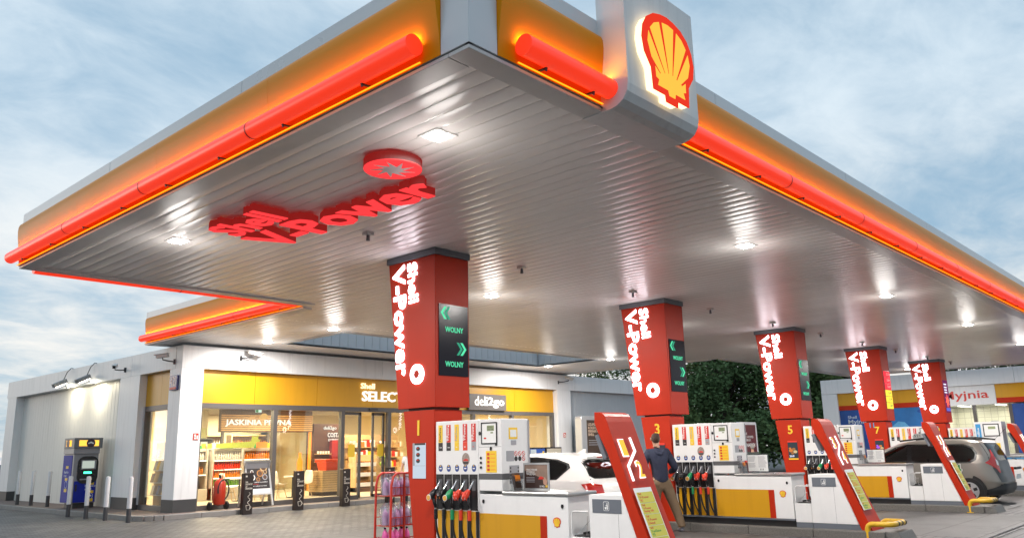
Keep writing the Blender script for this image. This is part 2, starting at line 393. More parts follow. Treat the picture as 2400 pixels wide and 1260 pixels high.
# ================================================================== CANOPY
SOF = 4.70
OUT = [(4.12, 4.157), (40.7, 4.157), (40.7, 14.80), (27.6, 14.80), (27.6, 23.0), (9.75, 23.0), (9.75, 14.85), (4.12, 14.85)]
HOLE = (12.7, 23.8, 17.65, 20.42)
canopy = thing('filling_station_canopy', (8.7, 9.7, 4.7), 'huge white forecourt canopy with yellow fascia and glowing red tubes', 'canopy')
FASC = M('white aluminium fascia', (.66, .69, .72), .30, var=.05, vs=.6, spec=.6)
YFAS = M('yellow gloss fascia', (.82, .29, .002), .38, var=.04, vs=.7, spec=.14)
SOFM = M('white lacquered soffit metal', (.90, .87, .85), .26, var=.04, vs=.5, rv=.06, spec=.6, orand=.05)
LIPM = M('grey soffit edge trim', (.62, .61, .60), .35, var=.1)
TUBE = EM('lit red tube', (1.0, .045, .014), .76); TUBE.node_tree.nodes['Principled BSDF'].inputs['Specular IOR Level'].default_value = .35; TUBE.node_tree.nodes['Principled BSDF'].inputs['Roughness'].default_value = .3; TUBE.node_tree.nodes['Principled BSDF'].inputs['Base Color'].default_value = (.5, .03, .015, 1)
TUBEJ = M('red tube collar', (.55, .02, .01), .4)
COVEGLOW = EM('added amber cove glow', (1.0, .42, .02), 46.0); BANDGLOW = EM('added amber band glow', (1.0, .27, .008), 2.2)
# yellow band profile: outwards distance, height
YP = [(.004, 4.712), (.008, 4.80), (.02, 4.92), (.04, 5.05), (.058, 5.18), (.066, 5.28), (.062, 5.36), (.045, 5.405), (.012, 5.43)]
def fascia_run(p, q, nrm, posts=(0.33, 0.33), joints=2.95, tube_in=(.2, .2), skip=(), tz=4.84):
    p, q, nrm = Vector((*p, 0)), Vector((*q, 0)), Vector((*nrm, 0)); d = (q - p).normalized(); L = (q - p).length
    # top aluminium band and backing, split into sheets
    n = max(1, round(L / 3.9)); sg = L / n
    for i in range(n):
        a = p + d * (i * sg + .003); b = p + d * ((i + 1) * sg - .003)
        mb = MB()
        c = (a + b) / 2 - nrm * .06; mb.obox((c.x, c.y, 5.515), d * (b - a).length / 2, nrm * .06, UZ * .085)
        mb.build('fascia_sheet', FASC, canopy, bevel=.006)
    c = (p + q) / 2 - nrm * .085
    MB().obox((c.x, c.y, 5.07), d * (L / 2 - .01), nrm * .08, UZ * .358).build('fascia_backing', FASC, canopy)
    for t, w in ((0, posts[0]), (1, posts[1])):
        if w:
            c = (p + d * w / 2 if t == 0 else q - d * w / 2) - nrm * .03
            MB().obox((c.x, c.y, 5.07), d * (w / 2 - .001), nrm * .031, UZ * .359).build('corner_cladding', FASC, canopy, bevel=.004)
    # yellow convex sheets
    runs = []; s0 = posts[0]
    for a, b in sorted(skip): runs.append((s0, a)); s0 = b
    runs.append((s0, L - posts[1]))
    for a, b in runs:
        n = max(1, round((b - a) / joints)); sg = (b - a) / n
        for i in range(n):
            x0 = p + d * (a + i * sg + .002); x1 = p + d * (a + (i + 1) * sg - .002)
            vs = [x + nrm * e + UZ * z for x in (x0, x1) for e, z in YP] + [x - nrm * .01 + UZ * z for x in (x0, x1) for z in (4.712, 5.43)]
            k = len(YP)
            fs = [(j, j + 1, k + j + 1, k + j) for j in range(k - 1)] + [tuple(list(range(k)) + [2 * k + 1, 2 * k]), tuple(list(range(k, 2 * k))[::-1] + [2 * k + 2, 2 * k + 3])]
            MB().add(vs, fs).build('yellow_fascia_sheet', YFAS, canopy, smooth=True)
        # tube with collars and brackets, amber strip added behind it to turn the cove orange
        ta, tb = a - .0 + (tube_in[0] if a == posts[0] else -.02), b - (tube_in[1] if b == L - posts[1] else -.02)
        t0 = p + d * ta + nrm * .112; t1 = p + d * tb + nrm * .112
        m = max(1, round((tb - ta) / 2.55)); tg = (tb - ta) / m
        for i in range(m):
            u0 = t0 + d * (i * tg); u1 = t0 + d * ((i + 1) * tg)
            to = MB().cyl((u0.x, u0.y, tz), (u1.x, u1.y, tz), .094, n=24).build('light_tube', TUBE, canopy, smooth=True)
            w0 = u1 - d * .012
            if i < m - 1: MB().cyl((w0.x, w0.y, tz), (w0.x + d.x * .02, w0.y + d.y * .02, tz), .097, n=24).build('tube_collar', TUBEJ, to, smooth=True)
            for fr in (.22, .72):
                w1 = u0 + d * (tg * fr)
                MB().obox((w1.x - nrm.x * .06, w1.y - nrm.y * .06, 4.735), d * .012, nrm * .06, UZ * .005).obox((w1.x - nrm.x * .012, w1.y - nrm.y * .012, 4.725), d * .012, nrm * .006, UZ * .014).build('tube_bracket', DARK, to)
        c = (t0 + t1) / 2 - nrm * .072
        c = (t0 + t1) / 2 - nrm * .045
        MB().obox((c.x, c.y, 4.935), d * ((tb - ta) / 2 - .03), nrm * .004, UZ * .012).build('added_amber_strip', COVEGLOW, canopy)
        MB().obox((c.x - nrm.x * .045, c.y - nrm.y * .045, 4.722), d * ((tb - ta) / 2 - .03), nrm * .006, UZ * .004).build('added_amber_strip', BANDGLOW, canopy)  # added glowing strip, stands in for the lit fascia under the tube
    # bottom lip
    c = (p + q) / 2 - nrm * .13
    MB().obox((c.x, c.y, 4.685), d * (L / 2 - (.252 if abs(d.y) > .5 else .012)), nrm * .118, UZ * .018).build('soffit_edge', LIPM, canopy, bevel=.004)
fascia_run(OUT[0], OUT[1], (0, -1), skip=((1.86, 3.06),))
fascia_run(OUT[7], OUT[0], (-1, 0), posts=(.02, .33), tube_in=(-.06, .2))
fascia_run(OUT[6], OUT[7], (0, 1), posts=(.02, .02), tube_in=(.25, .25), tz=4.735)
fascia_run(OUT[5], OUT[6], (-1, 0), posts=(.1, .02), tube_in=(-.05, .25))
for a, b, nr in ((1, 2, (1, 0)), (2, 3, (0, 1)), (3, 4, (1, 0)), (4, 5, (0, 1))):
    p, q = Vector((*OUT[a], 0)), Vector((*OUT[b], 0)); d = (q - p).normalized(); c = (p + q) / 2; n3 = Vector((*nr, 0))
    MB().obox((c.x - n3.x * .06, c.y - n3.y * .06, 5.15), d * ((q - p).length / 2), n3 * .06, UZ * .45).build('fascia_sheet', FASC, canopy)
    MB().obox((c.x - n3.x * .13, c.y - n3.y * .13, 4.685), d * ((q - p).length / 2 - (.252 if abs(d.y) > .5 else .012)), n3 * .118, UZ * .018).build('soffit_edge', LIPM, canopy)
# upper deck (roof sheet) with the well left open
deck = MB()
for x0, x1, y0, y1 in ((4.2, 9.8, 4.3, 14.8), (9.8, 27.5, 4.3, 17.65), (27.5, 40.6, 4.3, 14.7), (9.8, 12.7, 17.65, 22.9), (23.8, 27.5, 17.65, 22.9), (12.7, 23.8, 20.42, 22.9)):
    deck.box(x0, x1, y0, y1, 5.40, 5.46)
deck.build('roof_deck', LIPM, canopy)
# well in the canopy beside the shop: ribbed upstands
WELL = M('pale blue grey ribbed sheet', (.50, .56, .61), .4, var=.05)
hx0, hx1, hy0, hy1 = HOLE
for nm, (a, b, nr) in dict(n=((hx0, hy1), (hx1, hy1), (0, -1)), e=((hx1, hy1), (hx1, hy0), (-1, 0)), s=((hx1, hy0), (hx0, hy0), (0, 1)), w=((hx0, hy0), (hx0, hy1), (1, 0))).items():
    a, b, n3 = Vector((*a, 0)), Vector((*b, 0)), Vector((*nr, 0)); d = (b - a).normalized(); L = (b - a).length; k = int(L / .3); g = L / k
    for i in range(k):
        c = a + d * (g * (i + .5)) - n3 * .03
        MB().obox((c.x, c.y, 5.05), d * (g / 2 - .006), n3 * .02, UZ * .38).build('upstand_sheet', WELL, canopy)
    c = (a + b) / 2 - n3 * .07
    MB().obox((c.x, c.y, 4.70), d * (L / 2 + .05), n3 * .06, UZ * .025).build('soffit_edge', LIPM, canopy)
# soffit planks, each slightly bowed, one mesh per length shared by copies
PW = 0.2128
plank_me = {}
def plank(xc, y0, y1):
    L = round(y1 - y0, 2)
    if L not in plank_me:
        k = 8; vs = []; hw = PW / 2 - .0022
        for y in (0, L):
            vs += [(-hw, y, .03)] + [(-hw + 2 * hw * i / k, y, -.0055 * (1 - (2 * i / k - 1) ** 2) + (.003 if i in (0, k) else 0)) for i in range(k + 1)] + [(hw, y, .03)]
        m = k + 3
        o = MB().add(vs, [(i, i + 1, m + i + 1, m + i) for i in range(m - 1)]).build('soffit_plank', SOFM, None, recalc=False); o.parent = canopy
        for q in o.data.polygons: q.use_smooth = True
        o.data.set_sharp_from_angle(angle=R(45)); plank_me[L] = o.data
    else:
        o = bpy.data.objects.new('soffit_plank', plank_me[L]); C.objects.link(o); o.parent = canopy
    o.location = Vector((xc, y0, SOF + random.uniform(0, .0015))) - canopy.location
    o.rotation_euler = (0, R(random.uniform(-.22, .22)), 0)
x = 4.40
while x < 40.55:
    y0 = 4.37
    if x < 9.86: plank(x, y0, 14.64)
    elif x < 12.62: plank(x, y0, 22.8)
    elif x < 23.88: plank(x, y0, 17.6); plank(x, 20.5, 22.8)
    elif x < 27.45: plank(x, y0, 22.8)
    else: plank(x, y0, 14.6)
    x += PW
sb = MB()
for x0, x1, y0, y1 in ((4.2, 9.8, 4.3, 14.8), (9.8, 12.62, 4.3, 22.9), (12.62, 23.88, 4.3, 17.6), (12.62, 23.88, 20.5, 22.9), (23.88, 27.5, 4.3, 22.9), (27.5, 40.6, 4.3, 14.7)):
    sb.box(x0, x1, y0, y1, 4.735, 4.745)
sb.build('soffit_carrier', LIPM, canopy)

# ceiling lamps
LAMPF = EM('lit lamp lens', (1.0, .97, .93), 40.0)
proto = None
LAMPS = [(5.24, 5.75), (5.24, 11.46), (11.95, 5.76), (11.95, 11.48), (18.63, 5.76), (18.63, 11.48), (25.3, 5.74), (25.3, 11.48), (32.1, 5.76), (32.0, 11.46), (38.9, 5.76), (38.9, 11.5), (12.15, 17.35), (12.15, 20.5), (24.15, 17.25), (24.15, 20.2)]
names = {(5.24, 5.75): 'large bright ceiling lamp nearest the canopy corner', (5.24, 11.46): 'ceiling lamp left of the red ceiling lettering', (11.95, 5.76): 'ceiling lamp right of pillar one towards the right fascia',
         (11.95, 11.48): 'ceiling lamp just right of the head of pillar one', (18.63, 5.76): 'ceiling lamp between pillars five and seven near the fascia', (25.3, 5.74): 'ceiling lamp above the right end of the wash hall front',
         (12.15, 17.35): 'ceiling lamp above the shop entrance', (12.15, 20.5): 'small ceiling lamp near the shop corner column', (24.15, 17.25): 'ceiling lamp left of pillar three', (24.15, 20.2): 'ceiling lamp beside the camera on the right shop column',
         (32.1, 5.76): 'ceiling lamp at the right picture edge', (38.9, 11.5): 'ceiling lamp between the last two pillars', (32.0, 11.46): 'ceiling lamp beside the head of pillar seven'}
LPOW = 235
for i, (lx, ly) in enumerate(LAMPS):
    t = thing('ceiling_lamp', (lx, ly, SOF), names.get((lx, ly), 'canopy ceiling lamp hidden behind the red pillar heads'), 'ceiling lamp', 'lamps in the canopy ceiling')
    box('lamp_frame', SOFM, t, lx - .15, lx + .15, ly - .15, ly + .15, SOF - .016, SOF + .01, bevel=.006)
    MB().quadprism([(lx - .075, ly - .075, SOF - .035), (lx + .075, ly - .075, SOF - .035), (lx + .075, ly + .075, SOF - .035), (lx - .075, ly + .075, SOF - .035)],
                   [(lx - .105, ly - .105, SOF - .017), (lx + .105, ly - .105, SOF - .017), (lx + .105, ly + .105, SOF - .017), (lx - .105, ly + .105, SOF - .017)]).build('lamp_lens', LAMPF, t)
    ld = bpy.data.lights.new('lamp_light', 'AREA'); ld.shape = 'SQUARE'; ld.size = .2; ld.energy = LPOW; ld.color = (1.0, .95, .90)
    lo = bpy.data.objects.new('lamp_light', ld); C.objects.link(lo); lo.parent = t; lo.location = (0, 0, -.07)
    pd = bpy.data.lights.new('soffit_fill', 'POINT'); pd.shadow_soft_size = .22; pd.energy = LPOW * .05; pd.color = (1.0, .95, .90)  # added point light hanging below the lamp, brightens the soffit
    po = bpy.data.objects.new('soffit_fill', pd); C.objects.link(po); po.parent = t; po.location = (0, 0, -.50)
# heat sensors on the ceiling along the pillar row
where = ['left of pillar one, below the ceiling lettering', 'right of pillar one', 'left of pillar three', 'right of pillar three', 'left of pillar five', 'right of pillar five', 'left of pillar seven', 'right of pillar seven', 'left of the farthest pillar', 'right of the farthest pillar']
for i, sx in enumerate((7.02, 10.38, 13.82, 17.03, 20.34, 23.5, 26.86, 30.09, 33.76, 36.9)):
    t = thing('heat_sensor', (sx, 9.22, SOF), 'small grey heat sensor on the canopy ceiling ' + where[i], 'sensor', 'heat sensors on the ceiling')
    MB().box(sx - .06, sx + .06, 9.16, 9.28, SOF - .045, SOF).build('sensor_base', LIPM, t)
    MB().cyl((sx, 9.22, SOF - .045), (sx, 9.22, SOF - .13), .022, .028).build('sensor_head', GREY, t)
# red lit lettering under the ceiling
CSF = EM('lit red acrylic face', (1.0, .045, .05), 1.1)
CSR = EM('glowing red acrylic return', (.30, .012, .010), .75)
sg = thing('ceiling_sign', (5.7, 8.5, 4.6), 'red lit three-dimensional letters and star disc under the canopy ceiling', 'ceiling sign')
def csign(s, xb, y, h, w, bold):
    text(s, (xb, y, 4.665), (0, -1, 0), (-1, 0, 0), CSR, sg, h=h, w=w, ext=.095, bold=bold, name='letter_return')
    text(s, (xb, y, 4.569), (0, -1, 0), (-1, 0, 0), CSF, sg, h=h, w=w, ext=.012, bold=bold, name='letter_face')
csign('Shell', 5.54, 10.22, .52, 1.25, .02)
csign('V-Power', 6.30, 10.33, .68, 3.62, .022)
polyplate('disc_return', CSR, sg, (5.33, 6.58, 4.665), (0, -1, 0), (-1, 0, 0), circle(0, 0, .32, 40), .09)
dsk = polyplate('disc_face', CSF, sg, (5.33, 6.58, 4.575), (0, -1, 0), (-1, 0, 0), circle(0, 0, .318, 40), .012)
polyplate('star', M('silver star', (.6, .55, .55), .3), dsk, (5.33, 6.58, 4.563), (0, -1, 0), (-1, 0, 0), star(0, 0, .10, .25), .004)

# pecten sign box on the right fascia
lb = thing('logo_sign', (6.53, 4.0, 4.66), 'white box with lit red and yellow scallop emblem on the canopy edge', 'sign')
X0, X1 = 5.87, 7.18
prof = [(4.15, 6.05), (3.85, 6.05), (3.85, 4.86), (3.865, 4.78), (3.91, 4.71), (3.98, 4.67), (4.06, 4.655), (4.40, 4.655), (4.40, 4.70), (4.16, 4.70)]
MB().prism(prof, 'x', X0 + .03, X1 - .0).build('sign_box', WHITE2, lb, bevel=.006)
MB().prism([(4.16, 6.05), (3.838, 6.05), (3.838, 4.86), (3.852, 4.775), (3.90, 4.70), (3.975, 4.655), (4.06, 4.64), (4.1, 4.64), (4.1, 4.66), (4.16, 4.71)], 'x', X0, X0 + .028).build('side_flange', WHITE2, lb)
EMY = EM('lit yellow acrylic', (1.0, .53, .06), 1.0); EMR = EM('lit red acrylic', (.80, .035, .012), .95)
EHAL = EM('warm halo edge light', (1.0, .80, .45), 1.9)
polyplate('emblem_edge', EHAL, lb, (6.52, 3.85, 5.245), UX, UZ, [(a * .95, b * .92) for a, b in PECT], .075)
emblem(lb, (6.52, 3.775, 5.245), UX, UZ, .95, EMR, EMY, .012)
# ================================================================== SHOP
shop = thing('shop_building', (10.34, 21.86, .115), 'white flat-roofed station shop with yellow bands and tall glazed front', 'shop')
PL = M('dark grey plinth', (.045, .047, .05), .55, var=.2, vs=5)
RIB = M('cream ribbed wall sheet', (.68, .67, .63), .45, var=.08, vs=.7, streak=.12)
RIBG = M('grey ribbed wall sheet', (.42, .45, .48), .45, var=.08, vs=.7)
Z0 = .115
def col(x0, x1, y0, y1, nm='column'):
    c = box(nm, WHITE2, shop, x0, x1, y0, y1, .45, 3.985)
    box('column_plinth', PL, c, x0 - .003, x1 + .003, y0 - .003, y1 + .003, Z0, .449)
    return c
col(10.34, 10.985, 21.86, 22.56)
col(10.34, 10.80, 24.52, 25.93)
col(10.34, 10.80, 35.6, 36.6)
col(26.65, 27.55, 21.86, 22.5)
# fascia (parapet) panels
n = 6
for i in range(7):
    a = 10.34 + i * 3.5; b = a + 3.5 - .008
    box('parapet_panel', WHITE2, shop, a if i else 10.345, b, 21.86, 22.25, 3.987, 4.62, bevel=.004)
for i in range(5):
    a = 22.26 + i * 2.9
    box('parapet_panel', WHITE2, shop, 10.34, 10.66, a, a + 2.892, 3.987, 4.62, bevel=.004)
box('roof', M('bitumen roof', (.06, .06, .06), .8), shop, 10.66, 34.8, 22.25, 36.6, 4.05, 4.25)
box('roof_plant', M('dark ribbed roof duct', (.10, .115, .13), .5), shop, 12.0, 24.0, 23.1, 23.6, 4.25, 4.60)
# ribbed wall left of the shop with the cash machine
def ribbed(name, mat, fixed, a0, a1, z0, z1, axis, pitch=.25, dep=.006):
    pts = []; a = a0
    while a < a1 - .01:
        pts += [(a, 0), (a + pitch * .7, 0), (a + pitch * .76, dep), (a + pitch * .94, dep)]; a += pitch
    pts.append((a1, 0))
    vs = []; k = len(pts)
    for z in (z0, z1):
        for s, e in pts: vs.append((fixed + e, s, z) if axis == 'y' else (s, fixed + e, z))
    return MB().add(vs, [(i, i + 1, k + i + 1, k + i) for i in range(k - 1)]).build(name, mat, shop, recalc=False)
ribbed('wall_sheet', RIB, 10.62, 25.93, 35.6, Z0, 3.986, 'y')
box('wall_core', RIB, shop, 10.67, 10.9, 25.94, 36.5, Z0, 3.98)
ribbed('wall_sheet', RIBG, 22.05, 27.55, 34.8, Z0, 3.986, 'x')
box('wall_core', RIBG, shop, 27.56, 34.8, 22.1, 22.4, Z0, 3.98)
box('end_wall', WHITE2, shop, 34.801, 34.95, 21.86, 36.6, Z0, 4.6)
box('back_wall', WHITE2, shop, 10.7, 34.8, 36.3, 36.6, Z0, 4.04)
# yellow bands, in sheets
for a, b in ((10.99, 12.72), (12.73, 14.9), (14.91, 17.1), (17.11, 19.3), (19.31, 21.6), (21.61, 24.2), (24.21, 26.64)):
    box('yellow_band_sheet', YEL, shop, a, b, 22.08, 22.2, 3.05, 3.985)
for a, b in ((22.57, 23.5), (23.508, 24.51)): box('yellow_band_sheet', YEL, shop, 10.56, 10.68, a, b, 3.05, 3.985)
# glazing: frames and panes, front
def vert(x, w=.13, y0=22.06, y1=22.22, z1=3.048): return box('window_frame', FRAME, shop, x - w / 2, x + w / 2, y0, y1, .2, z1)
FX = [11.05, 13.45, 15.92, 17.84, 19.9, 21.9, 24.07, 26.58]
for x in FX: vert(x)
box('window_frame', FRAME, shop, 10.99, 26.64, 22.063, 22.217, 2.90, 3.046)
box('window_sill', FRAME, shop, 10.99, 16.56, 22.04, 22.24, Z0, .245)
box('window_sill', FRAME, shop, 17.9, 26.64, 22.04, 22.24, Z0, .245)
for a, b in zip(FX, FX[1:]):
    if 15.5 < a < 17: continue
    box('window_pane', SHOPGLASS, shop, a + .06, b - .06, 22.13, 22.142, .24, 2.905)
# sliding doors: left leaf shut, right leaf open
for nm, a, b, y in (('door_leaf', 15.99, 16.72, 22.16), ('door_leaf', 17.25, 17.78, 22.25)):
    d = MB().box(a, a + .07, y, y + .06, .14, 2.89).box(b - .09, b, y, y + .06, .14, 2.89).box(a, b, y, y + .06, .14, .24).box(a, b, y, y + .06, 2.80, 2.89).build(nm, FRAME, shop)
    box('door_glass', SHOPGLASS, d, a + .07, b - .09, y + .025, y + .035, .24, 2.80)
    box('notice', YELS, d, a + .22, a + .48, y - .006, y - .002, 1.45, 1.85)
box('door_sensor', BLACKG, shop, 16.95, 17.3, 22.02, 22.06, 2.95, 3.02)
# glazing left side
box('window_frame', FRAME, shop, 10.53, 10.69, 22.57, 24.51, 2.9, 3.048)
box('window_frame', FRAME, shop, 10.53, 10.69, 22.57, 24.51, Z0, .25)
box('window_frame', FRAME, shop, 10.53, 10.69, 24.40, 24.51, .25, 2.9)
box('window_frame', M('light grey frame', (.5, .52, .55), .4), shop, 10.5, 10.6, 24.44, 24.516, .25, 3.04)
box('window_pane', SHOPGLASS, shop, 10.60, 10.612, 22.57, 24.40, .25, 2.9)
# shop name
SHY = EM('lit warm letter', (1.0, .80, .45), 1.6); SEL = EM('lit white sign letter', (1.0, .95, .86), 1.15)
ns = thing('shop_name_sign', (17.4, 22.05, 3.2), 'lit white shop name on the yellow band above the entrance', 'shop sign')
text('Shell', (16.58, 22.045, 3.655), UX, UZ, SHY, ns, h=.19, w=.58, ext=.03, bold=0.0168)
text('SELECT', (16.63, 22.045, 3.245), UX, UZ, SEL, ns, h=.34, w=1.75, ext=.05, bold=0.021)
dg_ = thing('deli_sign', (22.6, 22.0, 3.05), 'grey sign board with white lit deli2go lettering', 'sign')
box('sign_board', M('taupe sign board', (.13, .115, .105), .45), dg_, 21.55, 23.6, 21.97, 22.05, 3.06, 3.66)
DL = EM('lit deli letter', (1.0, .93, .86), 1.8)
text('deli', (21.85, 21.965, 3.22), UX, UZ, DL, dg_, h=.36, w=.68, ext=.02, bold=0)
text('2go', (22.56, 21.965, 3.14), UX, UZ, DL, dg_, h=.42, w=.92, ext=.02, bold=0.0252)

# ---- inside the shop
FLO = M('cream tile floor', (.55, .47, .34), .3, var=.08); CEI = M('cream ceiling', (.75, .70, .60), .7); CRM = M('cream inner wall', (.76, .66, .44), .6)
WOOD = M('light oak slats', (.52, .33, .14), .5, var=.2, vs=6); WOOD2 = M('pale oak', (.55, .38, .19), .5, var=.2, vs=5)
box('shop_floor', FLO, shop, 10.7, 27.5, 22.25, 36.2, Z0 - .01, .17)
box('shop_ceiling', CEI, shop, 10.7, 34.7, 22.24, 36.2, 3.25, 3.30)
box('inner_wall', CRM, shop, 10.95, 14.85, 29.0, 29.1, .17, 3.25)
box('inner_wall', CRM, shop, 18.7, 27.5, 31.0, 31.1, .17, 3.25)
box('inner_wall', CRM, shop, 27.4, 27.5, 22.4, 31.0, .17, 3.25)
box('inner_wall', CRM, shop, 14.85, 18.7, 31.8, 31.9, .17, 3.25)
box('green_wall_band', M('pale green print', (.62, .62, .30), .5), shop, 11.0, 14.8, 28.98, 28.995, 2.15, 2.6)
def inner(name, loc, label, cat, group=None): return thing(name, loc, label, cat, group)
# beer room front: oak slatted header with the lit name, glazed below
t = inner('beer_room_front', (16.8, 28, .17), 'oak slatted header with white JASKINIA PIWNA lettering over a glazed room', 'shopfront')
box('header_board', M('dark header', (.12, .09, .07), .6), t, 14.85, 18.75, 28.05, 28.2, 2.42, 3.25)
for i in range(8): box('slat', WOOD, t, 14.87, 18.73, 27.99, 28.049, 2.47 + i * .076, 2.52 + i * .076)
text('JASKINIA PIWNA', (15.0, 27.985, 2.62), UX, UZ, EM('lit cream letter', (1, .93, .78), 1.4), t, h=.26, w=2.75, ext=.02, bold=0.0189)
for x in (14.9, 16.75, 18.62): box('post', M('orange post', (.80, .28, .03), .5) if x > 18 else FRAME, t, x, x + .09, 28.0, 28.1, .17, 2.42)
box('glass_wall', SHOPGLASS, t, 14.99, 18.6, 28.05, 28.06, .17, 2.42)
# ceiling light panels
PANW = EM('lit warm ceiling panel', (1.0, .86, .62), 5.0)
for i, (x, y) in enumerate([(13.1, 24.4), (13.2, 26.4), (16.6, 24.6), (16.8, 26.6), (12, 24.8), (20.0, 24.6), (20.2, 27.2), (23.6, 24.6), (25.6, 26.8), (11.5, 27.3), (16.8, 30.0)]):
    t = inner('ceiling_panel_light', (x, y, 3.24), 'lit rectangular panel light in the shop ceiling', 'ceiling light', 'panel lights in the shop ceiling')
    box('diffuser', PANW, t, x - .55, x + .55, y - .12, y + .12, 3.225, 3.24); box('light_frame', WHITE, t, x - .6, x + .6, y - .17, y + .17, 3.24, 3.249)
    ld = bpy.data.lights.new('panel_glow', 'AREA'); ld.shape = 'RECTANGLE'; ld.size = 1.1; ld.size_y = .3; ld.energy = 165 if y < 29 else 360; ld.color = (1.0, .80, .52)
    lo = bpy.data.objects.new('panel_glow', ld); C.objects.link(lo); lo.parent = t; lo.location = (0, 0, -.03)
# bottles: shared meshes
def bottle_mesh(col_, cap, h=.24, r=.036):
    pass
BC = {k: M('bottle ' + k, c, .25, var=.1) for k, c in dict(red=(.55, .03, .01), orange=(.75, .22, .01), clear=(.55, .50, .42), green=(.12, .30, .03), amber=(.30, .10, .01), white=(.75, .72, .62), blue=(.08, .25, .45)).items()}
bme = {}
def bottle(x, y, z, colour, label, group, s=1.0):
    if colour not in bme:
        o = MB().lathe((0, 0, 0), [(.033, 0), (.036, .01), (.036, .14), (.03, .17), (.013, .2), (.013, .235), (.016, .237), (.016, .255)], 8).build('bottle', BC[colour], smooth=True); bme[colour] = o.data
    else:
        o = bpy.data.objects.new('bottle', bme[colour]); C.objects.link(o)
    o.location = (x, y, z); o.scale = (s, s, s * random.uniform(.94, 1.05)); tag(o, label, 'bottle', group)
def fridge(x0, x1, y, rows, nm, label, mat=None):
    t = inner('drinks_fridge', ((x0 + x1) / 2, y + .35, .17), label, 'fridge')
    fm = mat or M('grey fridge steel', (.42, .38, .32), .4)
    MB().box(x0, x0 + .05, y, y + .75, .17, 1.78).box(x1 - .05, x1, y, y + .75, .17, 1.78).box(x0, x1, y + .7, y + .75, .17, 1.78).box(x0, x1, y + .1, y + .75, 1.72, 1.82).box(x0, x1, y - .05, y + .75, .17, .55).build('fridge_case', fm, t, bevel=.01)
    for z, colr, who in rows:
        sh = box('shelf', WHITE, t, x0 + .05, x1 - .05, y + .02, y + .68, z - .03, z)
        box('shelf_light', EM('lit shelf edge', (1.0, .82, .58), 3.0), sh, x0 + .06, x1 - .06, y + .0, y + .02, z - .035, z - .005)
        x = x0 + .1
        while x < x1 - .09:
            bottle(x, y + .10, z, colr, 'small %s bottle on %s' % (colr, who), who); x += .082
fridge(13.35, 14.45, 25.6, [(.62, 'green', 'bottom shelf of the left drinks fridge'), (.88, 'orange', 'third shelf of the left drinks fridge'), (1.15, 'red', 'second shelf of the left drinks fridge'), (1.44, 'clear', 'top shelf of the left drinks fridge')], 'a', 'open drinks fridge with rows of red juice bottles behind the white chair')
fridge(14.55, 15.75, 25.8, [(.62, 'white', 'bottom shelf of the middle drinks fridge'), (1.10, 'orange', 'lower shelf of the middle drinks fridge'), (1.45, 'orange', 'top shelf of the middle drinks fridge')], 'b', 'open drinks fridge with orange juice bottles behind the A-board')
fridge(12.1, 13.25, 25.7, [(1.0, 'amber', 'lower shelf of the corner fridge'), (1.45, 'clear', 'top shelf of the corner fridge')], 'c', 'drinks fridge beside the white corner column')
for x0, x1, y in ((12.15, 13.2, 26.0), (13.4, 14.4, 26.0), (14.6, 15.7, 26.2)):
    x = x0
    while x < x1:
        w = random.uniform(.06, .14); h_ = random.uniform(.08, .2)
        o = box('snack_pack', random.choice((WOOD2, PAPER, BRD, GREENP, YELS, BROWNP)) if 'BRD' in globals() else random.choice((WOOD2, PAPER, GREENP, YELS, BROWNP)), None, x, x + w, y, y + .1, 1.822, 1.822 + h_); tag(o, 'small snack pack in the row on top of the drinks fridges', 'pack', 'snack packs on the fridges'); x += w + .02
tag(polyplate('leaf_banner', M('leaf green card', (.30, .36, .03), .5), None, (13.45, 25.62, 1.83), UX, UZ, [(0, 0), (1.35, 0), (1.45, .16), (1.62, .22), (1.5, .3), (1.55, .42), (1.38, .34), (1.3, .44), (1.25, .2), (0, .14)], .01), 'green leaf shaped card banner above the drinks fridges', 'banner')
tag(box('price_card', ORANGEP, None, 14.98, 15.4, 25.72, 25.74, 1.822, 2.02), 'orange card above the middle drinks fridge', 'card')
tag(polyplate('bottle_sign', ORANGEP, None, (17.55, 27.0, .95), UX, UZ, [(-.11, 0), (.11, 0), (.12, .35), (.05, .5), (.05, .68), (-.05, .68), (-.05, .5), (-.12, .35)], .02), 'orange bottle shaped sign behind the oak plinth', 'sign')
# wall cooler at the back left, shelves in the beer room
def shelving(x0, x1, y, zs, cols, label, bottles, grp, wood=WOOD2):
    t = inner('shelf_unit', ((x0 + x1) / 2, y, .17), label, 'shelf')
    MB().box(x0, x0 + .04, y, y + .4, .17, zs[-1] + .45).box(x1 - .04, x1, y, y + .4, .17, zs[-1] + .45).box(x0, x1, y + .37, y + .4, .17, zs[-1] + .45).box(x0, x1, y, y + .4, zs[-1] + .45, zs[-1] + .5).build('shelf_frame', wood, t)
    for i, z in enumerate(zs):
        box('shelf', wood, t, x0 + .04, x1 - .04, y + .01, y + .37, z - .03, z)
        x = x0 + .09
        while x < x1 - .06:
            bottle(x, y + .1, z, cols[i % len(cols)], bottles, grp, 1.15); x += .105
shelving(13.2, 14.8, 28.4, [.9, 1.3, 1.72], ['red', 'orange', 'amber'], 'lit wall cooler at the back left of the shop', 'bottle in the wall cooler behind the drinks fridges', 'wall cooler bottles', M('cooler case', (.1, .1, .1), .4))
shelving(15.1, 16.6, 31.0, [.7, 1.1, 1.5, 1.9], ['amber', 'green', 'amber', 'clear'], 'oak bottle shelf in the left half of the glazed beer room', 'beer bottle on the left shelf of the beer room', 'beer bottles on the left shelf')
shelving(16.7, 18.5, 30.6, [.7, 1.1, 1.5, 1.9], ['green', 'amber', 'clear', 'amber'], 'oak bottle shelf in the right half of the glazed beer room', 'beer bottle on the right shelf of the beer room', 'beer bottles on the right shelf')
